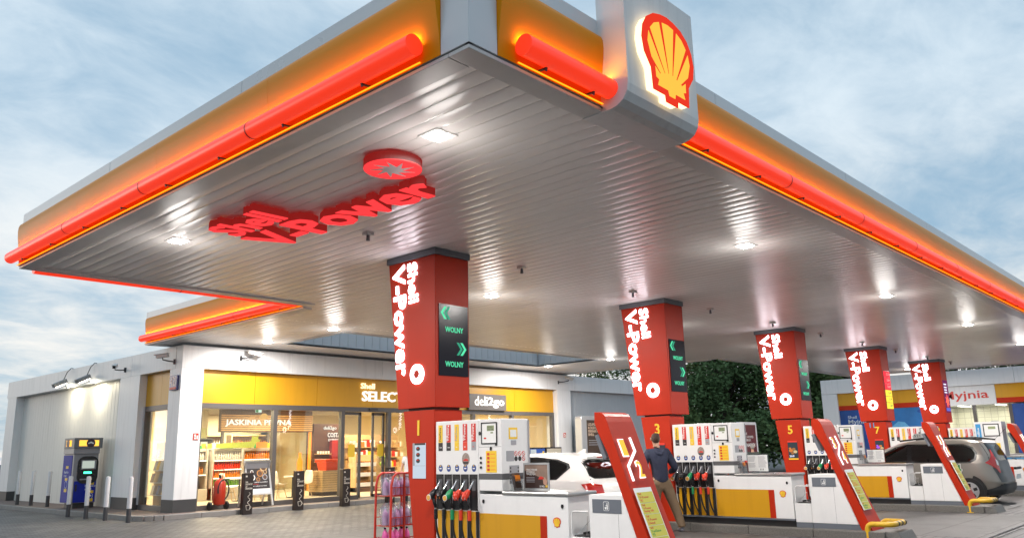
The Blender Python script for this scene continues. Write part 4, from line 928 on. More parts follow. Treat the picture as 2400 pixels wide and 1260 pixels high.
# ---- pillars
STRAW = 0
def pillar(k, xf):
    t = thing('sign_pillar', (xf + .36, 9.7, .04), 'red canopy pillar numbered %s with lit white lettering' % NW[k], 'pillar', 'red canopy pillars in a row')
    a, b = xf + .02, xf + .74
    hd = MB().quadprism([(a, 9.215, 2.215), (b, 9.215, 2.215), (b, 10.09, 2.215), (a, 10.09, 2.215)], [(a, 9.215, 4.59), (b, 9.215, 4.59), (b, 10.36, 4.59), (a, 10.36, 4.59)]).build('pillar_head', RED, t, bevel=.006)
    MB().box(xf + .7365, xf + .7395, 9.2125, 9.216, 2.23, 4.58).box(xf + .0185, xf + .0205, 9.226, 9.229, 2.23, 4.58).build('seam', M('dark red recess', (.10, .008, .004), .5), t)
    box('cap', GREY, t, xf - .005, xf + .765, 9.19, 10.39, 4.592, 4.695, bevel=.005)
    box('neck', M('dark red recess', (.10, .008, .004), .5), t, xf + .12, xf + .62, 9.32, 9.95, 2.16, 2.22)
    MB().quadprism([(xf + .07, 9.30, .036), (xf + .66, 9.30, .036), (xf + .66, 9.74, .036), (xf + .07, 9.74, .036)], [(xf + .07, 9.30, 2.18), (xf + .66, 9.30, 2.18), (xf + .66, 10.02, 2.18), (xf + .07, 10.02, 2.18)]).build('pillar_leg', RED, t, bevel=.006)
    # lit lettering down the left face, parallel to the raking back edge
    dn = Vector((0, -.27 * .62, -2.375)).normalized(); rt = Vector((0, -1, 0)); rt = (rt - rt.dot(dn) * dn).normalized()
    text('V-Power', (a, 10.255, 4.52), dn, rt, LETTER, t, h=.30, w=1.80, ext=.02, bold=0.021)
    text('Shell', (a, 9.875, 4.53), dn, rt, LETTER, t, h=.225, w=.66, ext=.02, bold=0.0189)
    e = polyplate('star_disc', LETTER, t, (a, 9.63, 2.735), -UY, UZ, circle(0, 0, .155, 36), .02)
    polyplate('star', RED, e, (a - .02, 9.63, 2.735), -UY, UZ, star(0, 0, .055, .10, 10) if k < 4 else circle(0, 0, .05, 16), .004)
    # screen on the driver side
    if k < 3:
        sc = box('screen', M('black display glass', (.012, .012, .02), .2, rv=0, spec=.12), t, xf + .085, xf + .715, 9.203, 9.214, 2.69, 3.81)
        G1 = EM('green display', (.10, .80, .42), 1.0); G2 = EM('dim green display', (.03, .34, .20), 1.0)
        cx = xf + .40
        def chev(x, z, s, m):
            polyplate('arrow', m, sc, (x, 9.203, z), UX, UZ, [(0, 0), (-s * .08, .1), (0, .2), (.05, .2), (-s * .08 + .05, .1), (.05, 0)], .003)
        for x, m in ((xf + .20, G1), (xf + .28, G2)): chev(x, 3.57, 1, m)
        for x, m in ((xf + .46, G2), (xf + .54, G1)): chev(x, 3.02, -1, m)
        text('WOLNY', (cx + .01, 9.203, 3.415), UX, UZ, G1, sc, h=.085, w=.39, bold=0.0126, align='C')
        text('WOLNY', (cx + .01, 9.203, 2.875), UX, UZ, G1, sc, h=.085, w=.39, bold=0.0126, align='C')
    elif k == 3:
        sc = box('price_screen', BLACKG, t, xf + .085, xf + .715, 9.205, 9.214, 2.60, 3.86)
        for i in range(6):
            m = EM('lit red price row', (.9, .04, .06), 1.3) if i < 3 else EM('lit yellow price row', (1, .72, .06), 1.3)
            z = 3.86 - .21 * (i + 1)
            r = box('price_row', m, sc, xf + .095, xf + .705, 9.199, 9.205, z + .006, z + .2)
            text('5,%d9' % (i + 3), (xf + .36, 9.198, z + .06), UX, UZ, PAPER if i < 3 else GREENP, r, h=.09, w=.26, bold=0.0084)
    else:
        sc = box('advert_screen', EM('lit purple advert', (.16, .02, .10), 1.0), t, xf + .085, xf + .715, 9.203, 9.214, 2.60, 3.86)
        polyplate('advert_flash', EM('lit red advert', (1, .12, .08), 1.5), sc, (xf + .4, 9.203, 3.05), UX, UZ, star(0, 0, .12, .30, 8), .003)
        for z in (3.68, 3.56, 3.46, 3.36): box('advert_line', EM('lit advert text', (.8, .8, 1), 1.2), sc, xf + .15, xf + .5, 9.199, 9.203, z, z + .05)
        box('advert_car', EM('lit advert blue', (.1, .12, .5), 1.2), sc, xf + .12, xf + .68, 9.199, 9.203, 2.66, 2.78)
    # number and poster on the leg
    text(NUM[k], (xf + .069, 9.68, 1.80), -UY, UZ, YELS, t, h=.23, ext=.008, bold=0.021)
    if k == 3: text('11', (xf + .069, 9.83, 2.0), -UY, UZ, M('light blue print', (.05, .30, .60), .4, var=0), t, h=.16, ext=.008, bold=0.0126)
    if k == 0:
        p = box('notice_screen', EM('lit notice', (.62, .72, .82), .85), t, xf + .058, xf + .07, 9.49, 9.78, 1.16, 1.685)
        box('notice_strip', GREYP, p, xf + .054, xf + .0579, 9.735, 9.78, 1.35, 1.685); box('notice_strip', DARKP, p, xf + .054, xf + .0579, 9.49, 9.734, 1.655, 1.685)
        for z in (1.42, 1.51, 1.60): polyplate('pictured_pod', DARKP, p, (xf + .058, 9.655, z), -UY, UZ, circle(0, 0, .045, 12, .032), .003); box('pictured_dot', REDP, p, xf + .051, xf + .0545, 9.64, 9.68, z + .005, z + .02)
        box('notice_rule', GREYP, p, xf + .054, xf + .0579, 9.49, 9.73, 1.345, 1.35)
    elif k in (1, 2, 3):
        p = box('food_screen', EM('lit dark advert', (.03, .04, .05), 1.0), t, xf + .058, xf + .07, 9.45, 9.72, 1.12, 1.62)
        box('banner', EM('lit red banner', (.8, .05, .03), 1.0), p, xf + .054, xf + .0579, 9.45, 9.72, 1.58, 1.62); box('banner', EM('lit amber banner', (1, .5, .03), 1.0), p, xf + .054, xf + .0579, 9.45, 9.72, 1.12, 1.16)
        cols_ = [EM('lit food orange', (.8, .25, .05), .8), EM('lit food brown', (.45, .18, .05), .8), EM('lit food cream', (.8, .6, .3), .8)] if k < 3 else [EM('lit food purple', (.4, .1, .8), 1), EM('lit food orange', (.8, .25, .05), .8), EM('lit food cream', (.8, .6, .3), .8)]
        for i, (cy_, cz_, r) in enumerate(((9.64, 1.36, .06), (9.56, 1.40, .05), (9.52, 1.33, .055), (9.66, 1.42, .035), (9.6, 1.29, .04))): polyplate('pictured_food', cols_[i % 3], p, (xf + .058, cy_, cz_), -UY, UZ, circle(0, 0, r, 12, r * .7), .003 + i * .0006)
        text('20:49', (xf + .057, 9.69, 1.19), -UY, UZ, EM('lit advert text', (.8, .8, 1), 1.2), p, h=.05, w=.13, bold=0.0168)
for k, xf in enumerate(XF): pillar(k, xf)

# ---- dispensers: one built at island 1, copied to the others
def dispenser(xf):
    F, B = xf + .05, xf + .62
    t = thing('fuel_dispenser', (xf + .34, 7.98, .04), 'd', 'fuel pump', 'white multi-nozzle fuel pumps')
    box('plinth', BLACK, t, F + .05, B - .05, 6.74, 9.23, .036, .15)
    box('plinth_trim', GREY, t, F + .002, B - .002, 6.737, 9.238, .15, .18)
    cab = box('nozzle_cabinet', WHITE, t, F, B, 8.342, 9.24, .18, 1.99, bevel=.008)
    box('display_cabinet', WHITE, t, F, B - .0, 7.885, 8.336, 1.0, 1.985, bevel=.008)
    ben = box('bench_cabinet', WHITE, t, F, B, 6.74, 8.336, .18, .955, bevel=.008)
    box('bench_top', STEEL, t, F - .02, B + .02, 6.715, 7.88, .956, 1.0, bevel=.012)
    box('grey_band', M('mid grey strip', (.10, .10, .105), .35), t, F - .003, B + .003, 7.882, 8.337, 1.155, 1.235)
    box('yellow_panel', YEL, t, F - .004, F + .001, 7.215, 8.328, .185, .70)
    box('red_panel', RED, t, F - .004, F + .001, 7.10, 7.213, .185, .70)
    emblem(t, (F - .001, 6.93, .625), -UY, UZ, .13, REDP, YELS, .004)
    box('panel_seam', DARK, t, F - .001, F + .01, 7.89, 8.33, 1.598, 1.602)
    # fuel name strips
    spec = [(YELS, DARKP, 'FuelSave', DARKP), (REDP, DARKP, 'V-Power', PAPER), (YELS, YELS, 'FuelSave', GREYP), (REDP, ORED, 'V-Power', PAPER), (REDP, GREYP, 'V-Power', PAPER)]
    ring = M('blue round sticker', (.02, .06, .25), .35)
    noz = [BLACKG, BLACKG, GREEN, ORED, ORED]
    for i in range(5):
        c = 9.135 - .175 * i
        st = box('fuel_strip', spec[i][0], t, F - .004, F + .001, c - .045, c + .045, 1.68, 1.935)
        box('strip_foot', spec[i][1], st, F - .004, F + .001, c - .045, c + .045, 1.56, 1.678)
        text(spec[i][2], (F - .004, c - .012, 1.70), UZ, UY, spec[i][3], st, h=.042 if i in (0, 2) else .05, w=.20, ext=.001, bold=0.0105)
        text('Shell', (F - .004, c + .028 - .012 + .004, 1.70), UZ, UY, ORANGEP if i in (0, 2) else PAPER, st, h=.022, w=.07, ext=.001, bold=0.0084)
        if i not in (0, 2): polyplate('strip_star', PAPER, st, (F - .004, c, 1.915), -UY, UZ, circle(0, 0, .014, 10), .0012)
        text('Diesel' if i < 2 else ('95' if i < 4 else '100'), (F - .004, c + .02, 1.60), -UY, UZ, PAPER if i < 4 else REDP, st, h=.018, w=.05 if i < 2 else .03, ext=.001, bold=0.0084)
        r_ = polyplate('round_sticker', ring, t, (F, c, 1.31), -UY, UZ, circle(0, 0, .043, 20, .05), .003); box('sticker_mark', YELS, r_, F - .005, F - .003, c - .012, c + .012, 1.335, 1.352); box('sticker_text', PAPER, r_, F - .005, F - .003, c - .022, c + .022, 1.298, 1.315)
        # boot
        bt = MB().box(F - .012, F + .001, c - .085, c - .058, .73, 1.225).box(F - .012, F + .001, c + .058, c + .085, .73, 1.225).box(F - .012, F + .001, c - .058, c + .058, 1.17, 1.225).box(F - .006, F + .001, c - .058, c + .058, .73, 1.17).build('nozzle_boot', BLACKG, t)
        MB().prism([(c - .042, 1.155), (c + .042, 1.155), (c + .035, 1.0), (c - .035, 1.0)], 'x', F - .0085, F - .0065).build('boot_liner', M('boot liner grey', (.10, .10, .11), .3), bt)
        box('boot_divider', WHITE, bt, F - .016, F - .0005, c - .0895, c - .0855, .73, 1.225)
        box('hose_slot', BLACK, t, F - .006, F + .001, c - .105, c - .045, .185, .715)
        MB().box(F - .014, F - .0, c - .113, c - .1055, .185, .72).box(F - .014, F - .0, c - .0445, c - .037, .185, .72).build('slot_rail', CHROME, t)
        box('yellow_strip', YEL, t, F - .005, F + .001, c - .036, c + .061, .185, .715)
        # nozzle
        col_ = noz[i]
        nz = MB().tube([(F - .02, c - .005, 1.13), (F - .055, c + .01, 1.06), (F - .10, c + .03, .985)], [.011, .012, .016], 10).build('nozzle', CHROME, t, smooth=True)
        MB().tube([(F - .085, c + .022, 1.01), (F - .115, c + .036, .965), (F - .145, c + .05, .915), (F - .155, c + .055, .885)], [.028, .046, .05, .03], 12).build('nozzle_body', col_, nz, smooth=True)
        if i in (3, 4, 1): MB().obox((F - .152, c + .05, .93), Vector((.004, 0, .01)), Vector((0, .045, 0)), Vector((-.01, 0, .055))).build('nozzle_shield', col_ if i > 1 else BLACKG, nz, bevel=.006); plate('shield_sticker', PAPER if i > 1 else ORANGEP, nz, (F - .168, c + .085, .89), -UY, Vector((-.02, 0, .1)), .07, .03, .002)
        else: polyplate('nozzle_disc', M('gold disc', (.7, .35, .05), .35), nz, (F - .185, c + .062, .90), -UY, UZ, circle(0, 0, .036, 18), .008); polyplate('disc_rim', PAPER, nz, (F - .183, c + .062, .90), -UY, UZ, circle(0, 0, .044, 18), .006)
        MB().tube([(F - .13, c + .04, .92), (F - .12, c + .02, .86), (F - .10, c + .005, .76)], [.03, .026, .022], 10).build('nozzle_grip', BLACKG, nz, smooth=True)
        MB().tube([(F - .135, c + .0, .90), (F - .155, c - .03, .83), (F - .12, c - .02, .76)], .008, 6).build('trigger_guard', BLACKG, nz)
        MB().cyl((F - .10, c + .005, .76), (F - .095, c + .005, .735), .02, n=10).build('swivel', CHROME, nz, smooth=True)
        MB().tube([(F - .095, c + .005, .735), (F - .092, c + .006, .60)], .028, 12).build('hose_sleeve', col_, nz, smooth=True)
        pts = []
        for s in range(11):
            u = s / 10; pts.append((F - .092 + .07 * u * u, c + .006 - .085 * u ** 2.2, .60 - .40 * u))
        MB().tube(pts, .016, 10).build('hose', BLACK, nz, smooth=True)
    # oval sticker
    ov = polyplate('oval_sticker', M('oval photo', (.35, .28, .24), .4, var=.5, vs=30), t, (F, 8.60, 1.435), -UY, UZ, circle(0, 0, .078, 28, .09), .002); polyplate('oval_car', REDP, ov, (F - .002, 8.60, 1.41), -UY, UZ, [(-.05, 0), (.05, 0), (.045, .025), (0, .035), (-.04, .02)], .001); polyplate('oval_road', DARKP, ov, (F - .002, 8.6, 1.37), -UY, UZ, [(-.045, 0), (.045, 0), (.06, .03), (-.06, .03)], .001)
    # display
    d = MB().box(F - .012, F, 7.965, 8.275, 1.64, 1.655).box(F - .012, F, 7.965, 8.275, 1.925, 1.94).box(F - .012, F, 7.965, 7.98, 1.655, 1.925).box(F - .012, F, 8.26, 8.275, 1.655, 1.925).build('display_frame', BLACKG, t)
    box('display_panel', PAPER, d, F - .006, F - .0, 7.98, 8.26, 1.655, 1.925)
    box('lcd', M('lcd green', (.30, .36, .20), .25), d, F - .008, F - .006, 8.02, 8.16, 1.82, 1.895); box('lcd', M('lcd green'), d, F - .008, F - .006, 8.04, 8.09, 1.785, 1.805)
    text('50.01\n10.18', (F - .0085, 8.15, 1.828), -UY, UZ, DARKP, d, h=.056, w=.11, ext=.001, bold=0.0042)
    polyplate('maker_badge', REDP, d, (F - .006, 8.20, 1.72), -UY, UZ, circle(0, 0, .026, 16, .013), .002)
    box('frame_corner', BLACKG, d, F - .013, F - .001, 7.965, 8.0, 1.615, 1.64)
    for y, z in ((8.305, 1.79), (8.09, 1.575), (8.25, .86), (6.83, .83)):
        polyplate('lock', BLACKG, t, (F, y, z), -UY, UZ, [(-.012, -.025), (.012, -.025), (.02, 0), (.012, .025), (-.012, .025), (-.02, 0)], .012)
    for z in (1.45, 1.385, 1.32): MB().cyl((F, 8.29, z), (F - .012, 8.29, z), .018, n=14).build('push_button', BLACKG, t, smooth=True)
    yp = box('instruction_plate', YELS, t, F - .004, F + .001, 7.985, 8.19, 1.25, 1.545)
    for j in range(5): box('pictogram', REDP, yp, F - .006, F - .004, 8.12, 8.165, 1.27 + j * .053, 1.305 + j * .053); box('text_line', ORANGEP, yp, F - .006, F - .004, 8.01, 8.10, 1.283 + j * .053, 1.293 + j * .053)
    # end face facing the driver (y = 7.885): stickers
    E_ = 7.885
    def ef(nm, m, a, b, z0, z1, p=t, e=.003): return box(nm, m, p, xf + a, xf + b, E_ - e, E_ + .001, z0, z1)
    q = ef('yellow_notice', YELS, .20, .38, 1.70, 1.86); ef('notice_paper', PAPER, .225, .355, 1.73, 1.83, q, .005); ef('grey_notice', GREYP, .24, .35, 1.62, 1.685)
    ef('print_block', GREYP, .14, .30, 1.40, 1.54)
    for a in (.34, .42, .50):
        for z in (1.50, 1.43):
            r_ = polyplate('ban_ring', REDP if not (z < 1.45 and a < .5) else DARKP, t, (xf + a, E_, z), UX, UZ, circle(0, 0, .034, 16), .002)
            if z > 1.45 or a > .45: polyplate('ban_disc', PAPER, r_, (xf + a, E_ - .002, z), UX, UZ, circle(0, 0, .025, 14), .001); polyplate('ban_bar', REDP, r_, (xf + a, E_ - .003, z), UX, UZ, [(-.022, .012), (-.015, .02), (.022, -.012), (.015, -.02)], .001)
    kp = ef('keypad_plate', GREYP, .20, .40, 1.09, 1.34)
    for j in range(5):
        for a in (.205, .365): polyplate('key', DARKP, kp, (xf + a + .014, E_ - .003, 1.115 + j * .048), UX, UZ, circle(0, 0, .013, 10), .003)
    box('hinge_strip', GREYP, t, B - .012, B + .004, 7.87, 7.884, 1.0, 1.97)
    return t
dl = ['white fuel pump nearest the camera, beside pillar one', 'white fuel pump beside pillar three and the man', 'white fuel pump beside pillar five, behind the three-four price board', 'white fuel pump beside pillar seven, behind the silver taxi', 'farthest white fuel pump, behind the taxi roof']
d0 = dispenser(XF[0])
for k, xf in enumerate(XF):
    t = d0 if k == 0 else copy_tree(d0)
    t.location.x = xf + .34; t['label'] = dl[k]

# ---- price boards, bins, bucket stands
PN = [('1', '2'), ('3', '4'), ('5', '6'), ('7', '8')]; PW_ = [('one', 'two'), ('three', 'four'), ('five', 'six'), ('seven', 'eight')]
def price_board(k, xf, dy=0.0):
    F, B = xf + .03, xf + .60
    t = thing('price_board', (xf + .31, 5.7 + dy, .04), 'red slanted price board with lit numbers %s and %s' % PW_[k], 'price board', 'red slanted price boards on the islands')
    prof = [(6.245, 1.99), (6.252, 1.86), (6.205, 1.745), (6.065, 1.475), (5.53, .036), (5.345, .036), (5.707, .90), (6.005, 1.73), (6.055, 1.87), (6.085, 1.935), (6.12, 1.97), (6.17, 1.99)]
    prof = [(y + dy, z) for y, z in prof]
    MB().prism(prof, 'x', F, B).build('slanted_body', RED, t, bevel=.004)
    p0, p1 = Vector((0, 5.345 + dy, .036)), Vector((0, 6.005 + dy, 1.73)); v = (p1 - p0).normalized(); nn = UX.cross(v)
    L = (p1 - p0).length
    def at(x, s, e=.002): return Vector((xf, 0, 0)) + UX * x + p0 + v * s + nn * e
    # p-line bends slightly; plates sit on the true surface through a 12 mm spacer
    WH = EM('lit white line', (1, .96, .98), 1.5); YN = EM('lit yellow number', (1, .55, .06), 1.1)
    zig = [(.38, 1.74), (.385, 1.57), (.13, 1.38), (.125, 1.20)]
    for a, b in zip(zig, zig[1:]):
        A, Bq = at(a[0], a[1], .012), at(b[0], b[1], .012); dd = (Bq - A).normalized(); sd_ = nn.cross(dd)
        MB().obox((A + Bq) / 2, dd * ((Bq - A).length / 2 + .008), sd_ * .016, nn * .008).build('lit_line', WH, t)
    for s, x, z in ((PN[k][0], .10, 1.50), (PN[k][1], .29, 1.22)):
        text(s, at(x, z, .004), UX, v, WH, t, h=.23, w=.12, ext=.012, bold=0.0252, name='number_halo'); text(s, at(x + .012, z + .012, .017), UX, v, YN, t, h=.206, w=.10, ext=.004, bold=0.0126, name='number')
    pb = plate('price_plate', PAPER, t, at(.06, .36, .006), UX, v, .36, .74, .016)
    for j, (nm, m) in enumerate((('FuelSave\nDiesel', GREENP), ('FuelSave\n95', GREENP), ('V-Power\nDiesel', REDP), ('V-Power\nRacing 100', REDP), ('V-Power\n95', REDP))):
        pr = plate('price_card', M('price card yellow', (.62, .56, .06), .4), pb, at(.075, .37 + j * .136, .022), UX, v, .33, .130, .003)
        text(nm, at(.095, .385 + j * .136, .025), UX, v, m, pb, h=.07, w=.2, ext=.001, bold=0.0084)
        text('Shell', at(.095, .468 + j * .136, .025), UX, v, REDP, pb, h=.024, w=.06, ext=.001, bold=0.0084)
    # small terminal on the back of the board
    c = Vector((F - .0, 6.19 + dy, 1.60)); b_ = Vector((0, .36, .93)).normalized(); 
    MB().obox((xf + .31, 6.20 + dy, 1.56), UX * .24, b_ * .16, Vector((0, .93, -.36)) * .03).build('back_box', GREY, t, bevel=.008)
def bin_unit(k, xf):
    F, B = xf + .045, xf + .585
    t = thing('waste_bin', (xf + .31, 6.0, .04), 'white waste bin cabinet with grey flap behind the price board %s-%s' % PW_[k], 'waste bin', 'white bins behind the price boards')
    MB().prism([(6.40, .13), (6.40, .985), (5.895, .985), (5.578, .13)], 'x', F, B).build('bin_body', WHITE, t, bevel=.006)
    MB().prism([(6.398, .036), (6.398, .129), (5.575, .129), (5.54, .036)], 'x', F + .003, B - .003).build('bin_plinth', GREY, t)
    fl = box('bin_flap', GREY, t, F - .006, F + .001, 5.91, 6.345, .77, .932)
    box('door_seam', DARK, t, F - .001, F + .01, 5.96, 5.963, .135, .765)
    a = polyplate('pictogram_frame', PAPER, fl, (F - .006, 6.175, .797), -UY, UZ, rrect(.085, .11, .015), .001); polyplate('pictogram_field', GREY, fl, (F - .007, 6.17, .802), -UY, UZ, rrect(.075, .10, .012), .001)
    for pts in ([(.045, .01), (.062, .01), (.062, .065), (.045, .065)], [(.02, .012), (.035, .012), (.04, .04), (.015, .04)], [(.03, .05), (.05, .062), (.05, .07), (.03, .058)], [(c_[0], c_[1]) for c_ in circle(.053, .078, .009, 8)]): polyplate('pictogram', PAPER, fl, (F - .008, 6.17, .802), -UY, UZ, pts, .001)
    t2 = thing('bucket_stand', (xf + .31, 6.56, .04), 'low white stand with wire guard and black tray beside the %s-%s bin' % PW_[k], 'bucket stand', 'squeegee bucket stands')
    box('stand_box', WHITE, t2, F + .01, B - .01, 6.408, 6.722, .13, .465, bevel=.006); box('stand_plinth', GREY, t2, F + .012, B - .012, 6.41, 6.72, .036, .13)
    MB().tube([(F + .02, 6.70, .465), (F + .02, 6.70, .74), (F + .02, 6.67, .775), (F + .02, 6.43, .775)], .009, 8).tube([(B - .05, 6.70, .465), (B - .05, 6.70, .74), (B - .05, 6.67, .775), (B - .05, 6.43, .775)], .009, 8).tube([(F + .02, 6.68, .76), (B - .05, 6.68, .76)], .009, 8).build('wire_guard', WHITE, t2, smooth=True)
    MB().tube([(F + .04, 6.66, .48), (F + .22, 6.55, .66), (F + .4, 6.6, .49)], .004, 5).tube([(F + .06, 6.50, .49), (F + .25, 6.62, .70)], .004, 5).build('wire_mesh', STEEL, t2)
    box('tray', BLACK, t2, F + .04, B - .06, 6.43, 6.68, .466, .485, bevel=.005)
    MB().tube([(F + .16, 6.62, .50), (F + .12, 6.50, .52), (F + .08, 6.42, .50)], .016, 8).build('squeegee_handle', BLACKG, t2)
for k in range(3): price_board(k, XF[k]); bin_unit(k, XF[k])
price_board(3, XF[3], -.45)
# island 7: AdBlue pump and long bench instead of the bin
xf = XF[3]; F, B = xf + .05, xf + .62
t = thing('adblue_pump', (xf + .34, 6.1, .04), 'small white pump with light blue strip at the right end of island 7', 'fuel pump')
LBL = M('light blue print', (.05, .30, .60), .4, var=0)
box('pump_cabinet', WHITE, t, F - .002, B, 5.95, 6.70, .18, 2.06, bevel=.008); box('bench_cabinet', WHITE, t, F, B, 5.12, 5.945, .18, .955, bevel=.008); box('bench_top', STEEL, t, F - .02, B + .02, 5.10, 5.94, .99, 1.03); box('blue_edge', LBL, t, F - .022, B + .022, 5.09, 5.945, .956, .988)
box('plinth', GREY, t, F + .01, B - .01, 5.13, 6.69, .036, .178)
sp = box('blue_strip', LBL, t, F - .008, F - .002, 6.52, 6.66, 1.52, 2.0); text('AdBlue', (F - .008, 6.57, 1.58), UZ, UY, PAPER, sp, h=.06, w=.3, bold=0.0126)
d = box('display_frame', BLACKG, t, F - .010, F - .002, 6.02, 6.46, 1.62, 2.0); box('display_panel', PAPER, d, F - .013, F - .01, 6.05, 6.43, 1.65, 1.97); box('lcd', M('lcd green'), d, F - .015, F - .013, 6.12, 6.32, 1.84, 1.92)
box('red_panel', RED, t, F - .004, F + .001, 5.80, 5.94, .185, .72); emblem(t, (F - .001, 5.50, .63), -UY, UZ, .14, REDP, YELS, .004)
b_ = box('notice_row', YELS, t, F - .008, F - .002, 6.05, 6.3, 1.2, 1.42)
# ---- yellow guard rails round the island noses
GY = M('yellow guard tube', (.72, .42, .02), .4, var=.2, vs=8)
glab = {1: 'yellow tubular guard at the nose of island three', 2: 'yellow tubular guard at the nose of island five', 3: 'black and yellow guard hoop at the right picture edge', 0: 'yellow tubular guard at the nose of island one'}
for k in (0, 1, 2, 3):
    xf = XF[k]; sh = 0 if k < 3 else -.35
    xa, xb, y0, y1 = xf - .06, xf + .66, 5.40 + sh, 4.98 + sh
    zt = .16 if k < 3 else .42
    t = thing('guard_rail', (xf + .3, 5.2 + sh, -.11), glab[k], 'guard rail', 'yellow guards at the island noses')
    r = .10
    def corner(c, a, b, n=6): return [Vector(c) + Vector(a) * (1 - math.sin(i * PI / 2 / n)) + Vector(b) * (1 - math.cos(i * PI / 2 / n)) for i in range(n + 1)]
    pts = [(xa, y0, -.11), (xa, y0, zt - r)] + [tuple(p) for p in corner((xa, y0, zt), (0, 0, -r), (0, -r, 0))] + [tuple(p) for p in corner((xa, y1, zt), (0, r, 0), (r, 0, 0))]
    pts += [tuple(p) for p in corner((xb, y1, zt), (-r, 0, 0), (0, r, 0))] + [tuple(p) for p in corner((xb, y0, zt), (0, -r, 0), (0, 0, -r))] + [(xb, y0, -.11)]
    MB().tube(pts, .045, 14).build('rail_tube', GY, t, smooth=True)
    for x in (xa + .2, xa + .38, xa + .56): MB().cyl((x, y1, zt), (x + .07, y1, zt), .0465, n=14).build('black_stripe', BLACK, t, smooth=True)
    if k == 3:
        MB().cyl((xa, y0, .05), (xa, y0, .25), .0465, n=14).build('black_stripe', BLACK, t, smooth=True)
    for x in (xa, xb): MB().cyl((x, y0, -.11), (x, y0, -.095), .085, n=14).build('foot_plate', GY, t)
# ---- things on the shelves
def leaflets(xf, y, lab, m):
    t = thing('leaflet_holder', (xf + .25, y, 1.0), lab, 'leaflet holder')
    MB().box(xf + .14, xf + .30, y - .045, y - .04, 1.001, 1.16).box(xf + .14, xf + .145, y - .045, y + .05, 1.001, 1.2).box(xf + .295, xf + .30, y - .045, y + .05, 1.001, 1.2).build('acrylic_box', CLEARPLASTIC, t)
    MB().obox((xf + .22, y, 1.12), UX * .07, Vector((0, .025, .115)), Vector((0, .012, -.003))).build('leaflet', m, t); MB().obox((xf + .22, y - .016, 1.17), UX * .05, Vector((0, .008, .04)), Vector((0, .004, -.0008))).build('leaflet_picture', ORANGEP, t)
def frame_poster(xf, dark, lab):
    t = thing('counter_poster', (xf + .39, 7.5, 1.0), lab, 'poster frame')
    X = xf + .36; y0, y1 = 7.30, 7.76
    fr = MB().box(X - .012, X + .012, y0, y1, 1.002, 1.03).box(X - .012, X + .012, y0, y1, 1.345, 1.37).box(X - .012, X + .012, y0, y0 + .02, 1.03, 1.345).box(X - .012, X + .012, y1 - .02, y1, 1.03, 1.345).build('poster_frame', SIL if dark else CLEARPLASTIC, t)
    p = box('poster', M('dark red brown poster', (.05, .025, .02), .35, var=.3, vs=4) if dark else PAPER, t, X - .005, X + .005, y0 + .021, y1 - .021, 1.031, 1.344)
    if dark:
        polyplate('pictured_sky', M('poster tan', (.30, .20, .15), .4, var=.3, vs=6), p, (X - .005, y1 - .021, 1.031), -UY, UZ, [(.2, .17), (.42, .1), (.42, .31), (0, .31), (.0, .24)], .001)
        text('TERAZ FERRARI\nW ZASIĘGU\nTWOJEJ RĘKI', (X - .0065, y1 - .05, 1.20), -UY, UZ, PAPER, p, h=.09, w=.2, ext=.001, bold=0.0126)
        for z in (1.17, 1.15, 1.13, 1.11): box('text_line', GREYP, p, X - .0065, X - .005, y1 - .2, y1 - .05, z, z + .008)
        polyplate('pictured_car', REDP, p, (X - .0062, y0 + .19, 1.15), -UY, UZ, [(0, 0), (.1, 0), (.1, .02), (.06, .04), (.02, .035)], .001); polyplate('pictured_hand', M('poster skin', (.5, .28, .2), .4), p, (X - .0062, y0 + .1, 1.09), -UY, UZ, [(0, 0), (.05, -.03), (.07, .04), (.02, .09), (-.01, .06)], .001)
        text('GO WELL', (X - .0065, y0 + .17, 1.045), -UY, UZ, PAPER, p, h=.025, w=.09, ext=.001, bold=0.0126); box('mark', YELS, p, X - .0065, X - .005, y0 + .03, y0 + .065, 1.045, 1.08)
    else:
        for c_, w_ in ((0, .17), (.21, .18)):
            for j in range(12):
                if c_ == 0 and j in (5,): continue
                box('text_line', GREYP, p, X - .0065, X - .005, y1 - .03 - c_ - w_ * random.uniform(.7, 1), y1 - .03 - c_, 1.11 + j * .018, 1.117 + j * .018)
        for j in range(3): box('pictogram', DARKP, p, X - .0065, X - .005, y0 + .12 + j * .03, y0 + .13 + j * .03, 1.05, 1.085)
frame_poster(XF[0], True, 'silver framed dark advert standing on the shelf of pump one')
frame_poster(XF[1], False, 'white rules poster standing on the shelf of pump three')
frame_poster(XF[2], False, 'white rules poster standing on the shelf of pump five')
leaflets(XF[0], 7.80 - .03, 'leaflet holder left of the framed advert on pump one', BROWNP); leaflets(XF[0] + .22, 7.66, 'red leaflets behind the framed advert on pump one', REDP)
leaflets(XF[1], 7.82 - .05, 'leaflet holder left of the rules poster on pump three', GREYP); leaflets(XF[1] + .22, 7.78, 'red leaflets behind the rules poster on pump three', REDP)
leaflets(XF[2], 7.82 - .05, 'leaflet holder left of the rules poster on pump five', GREYP)
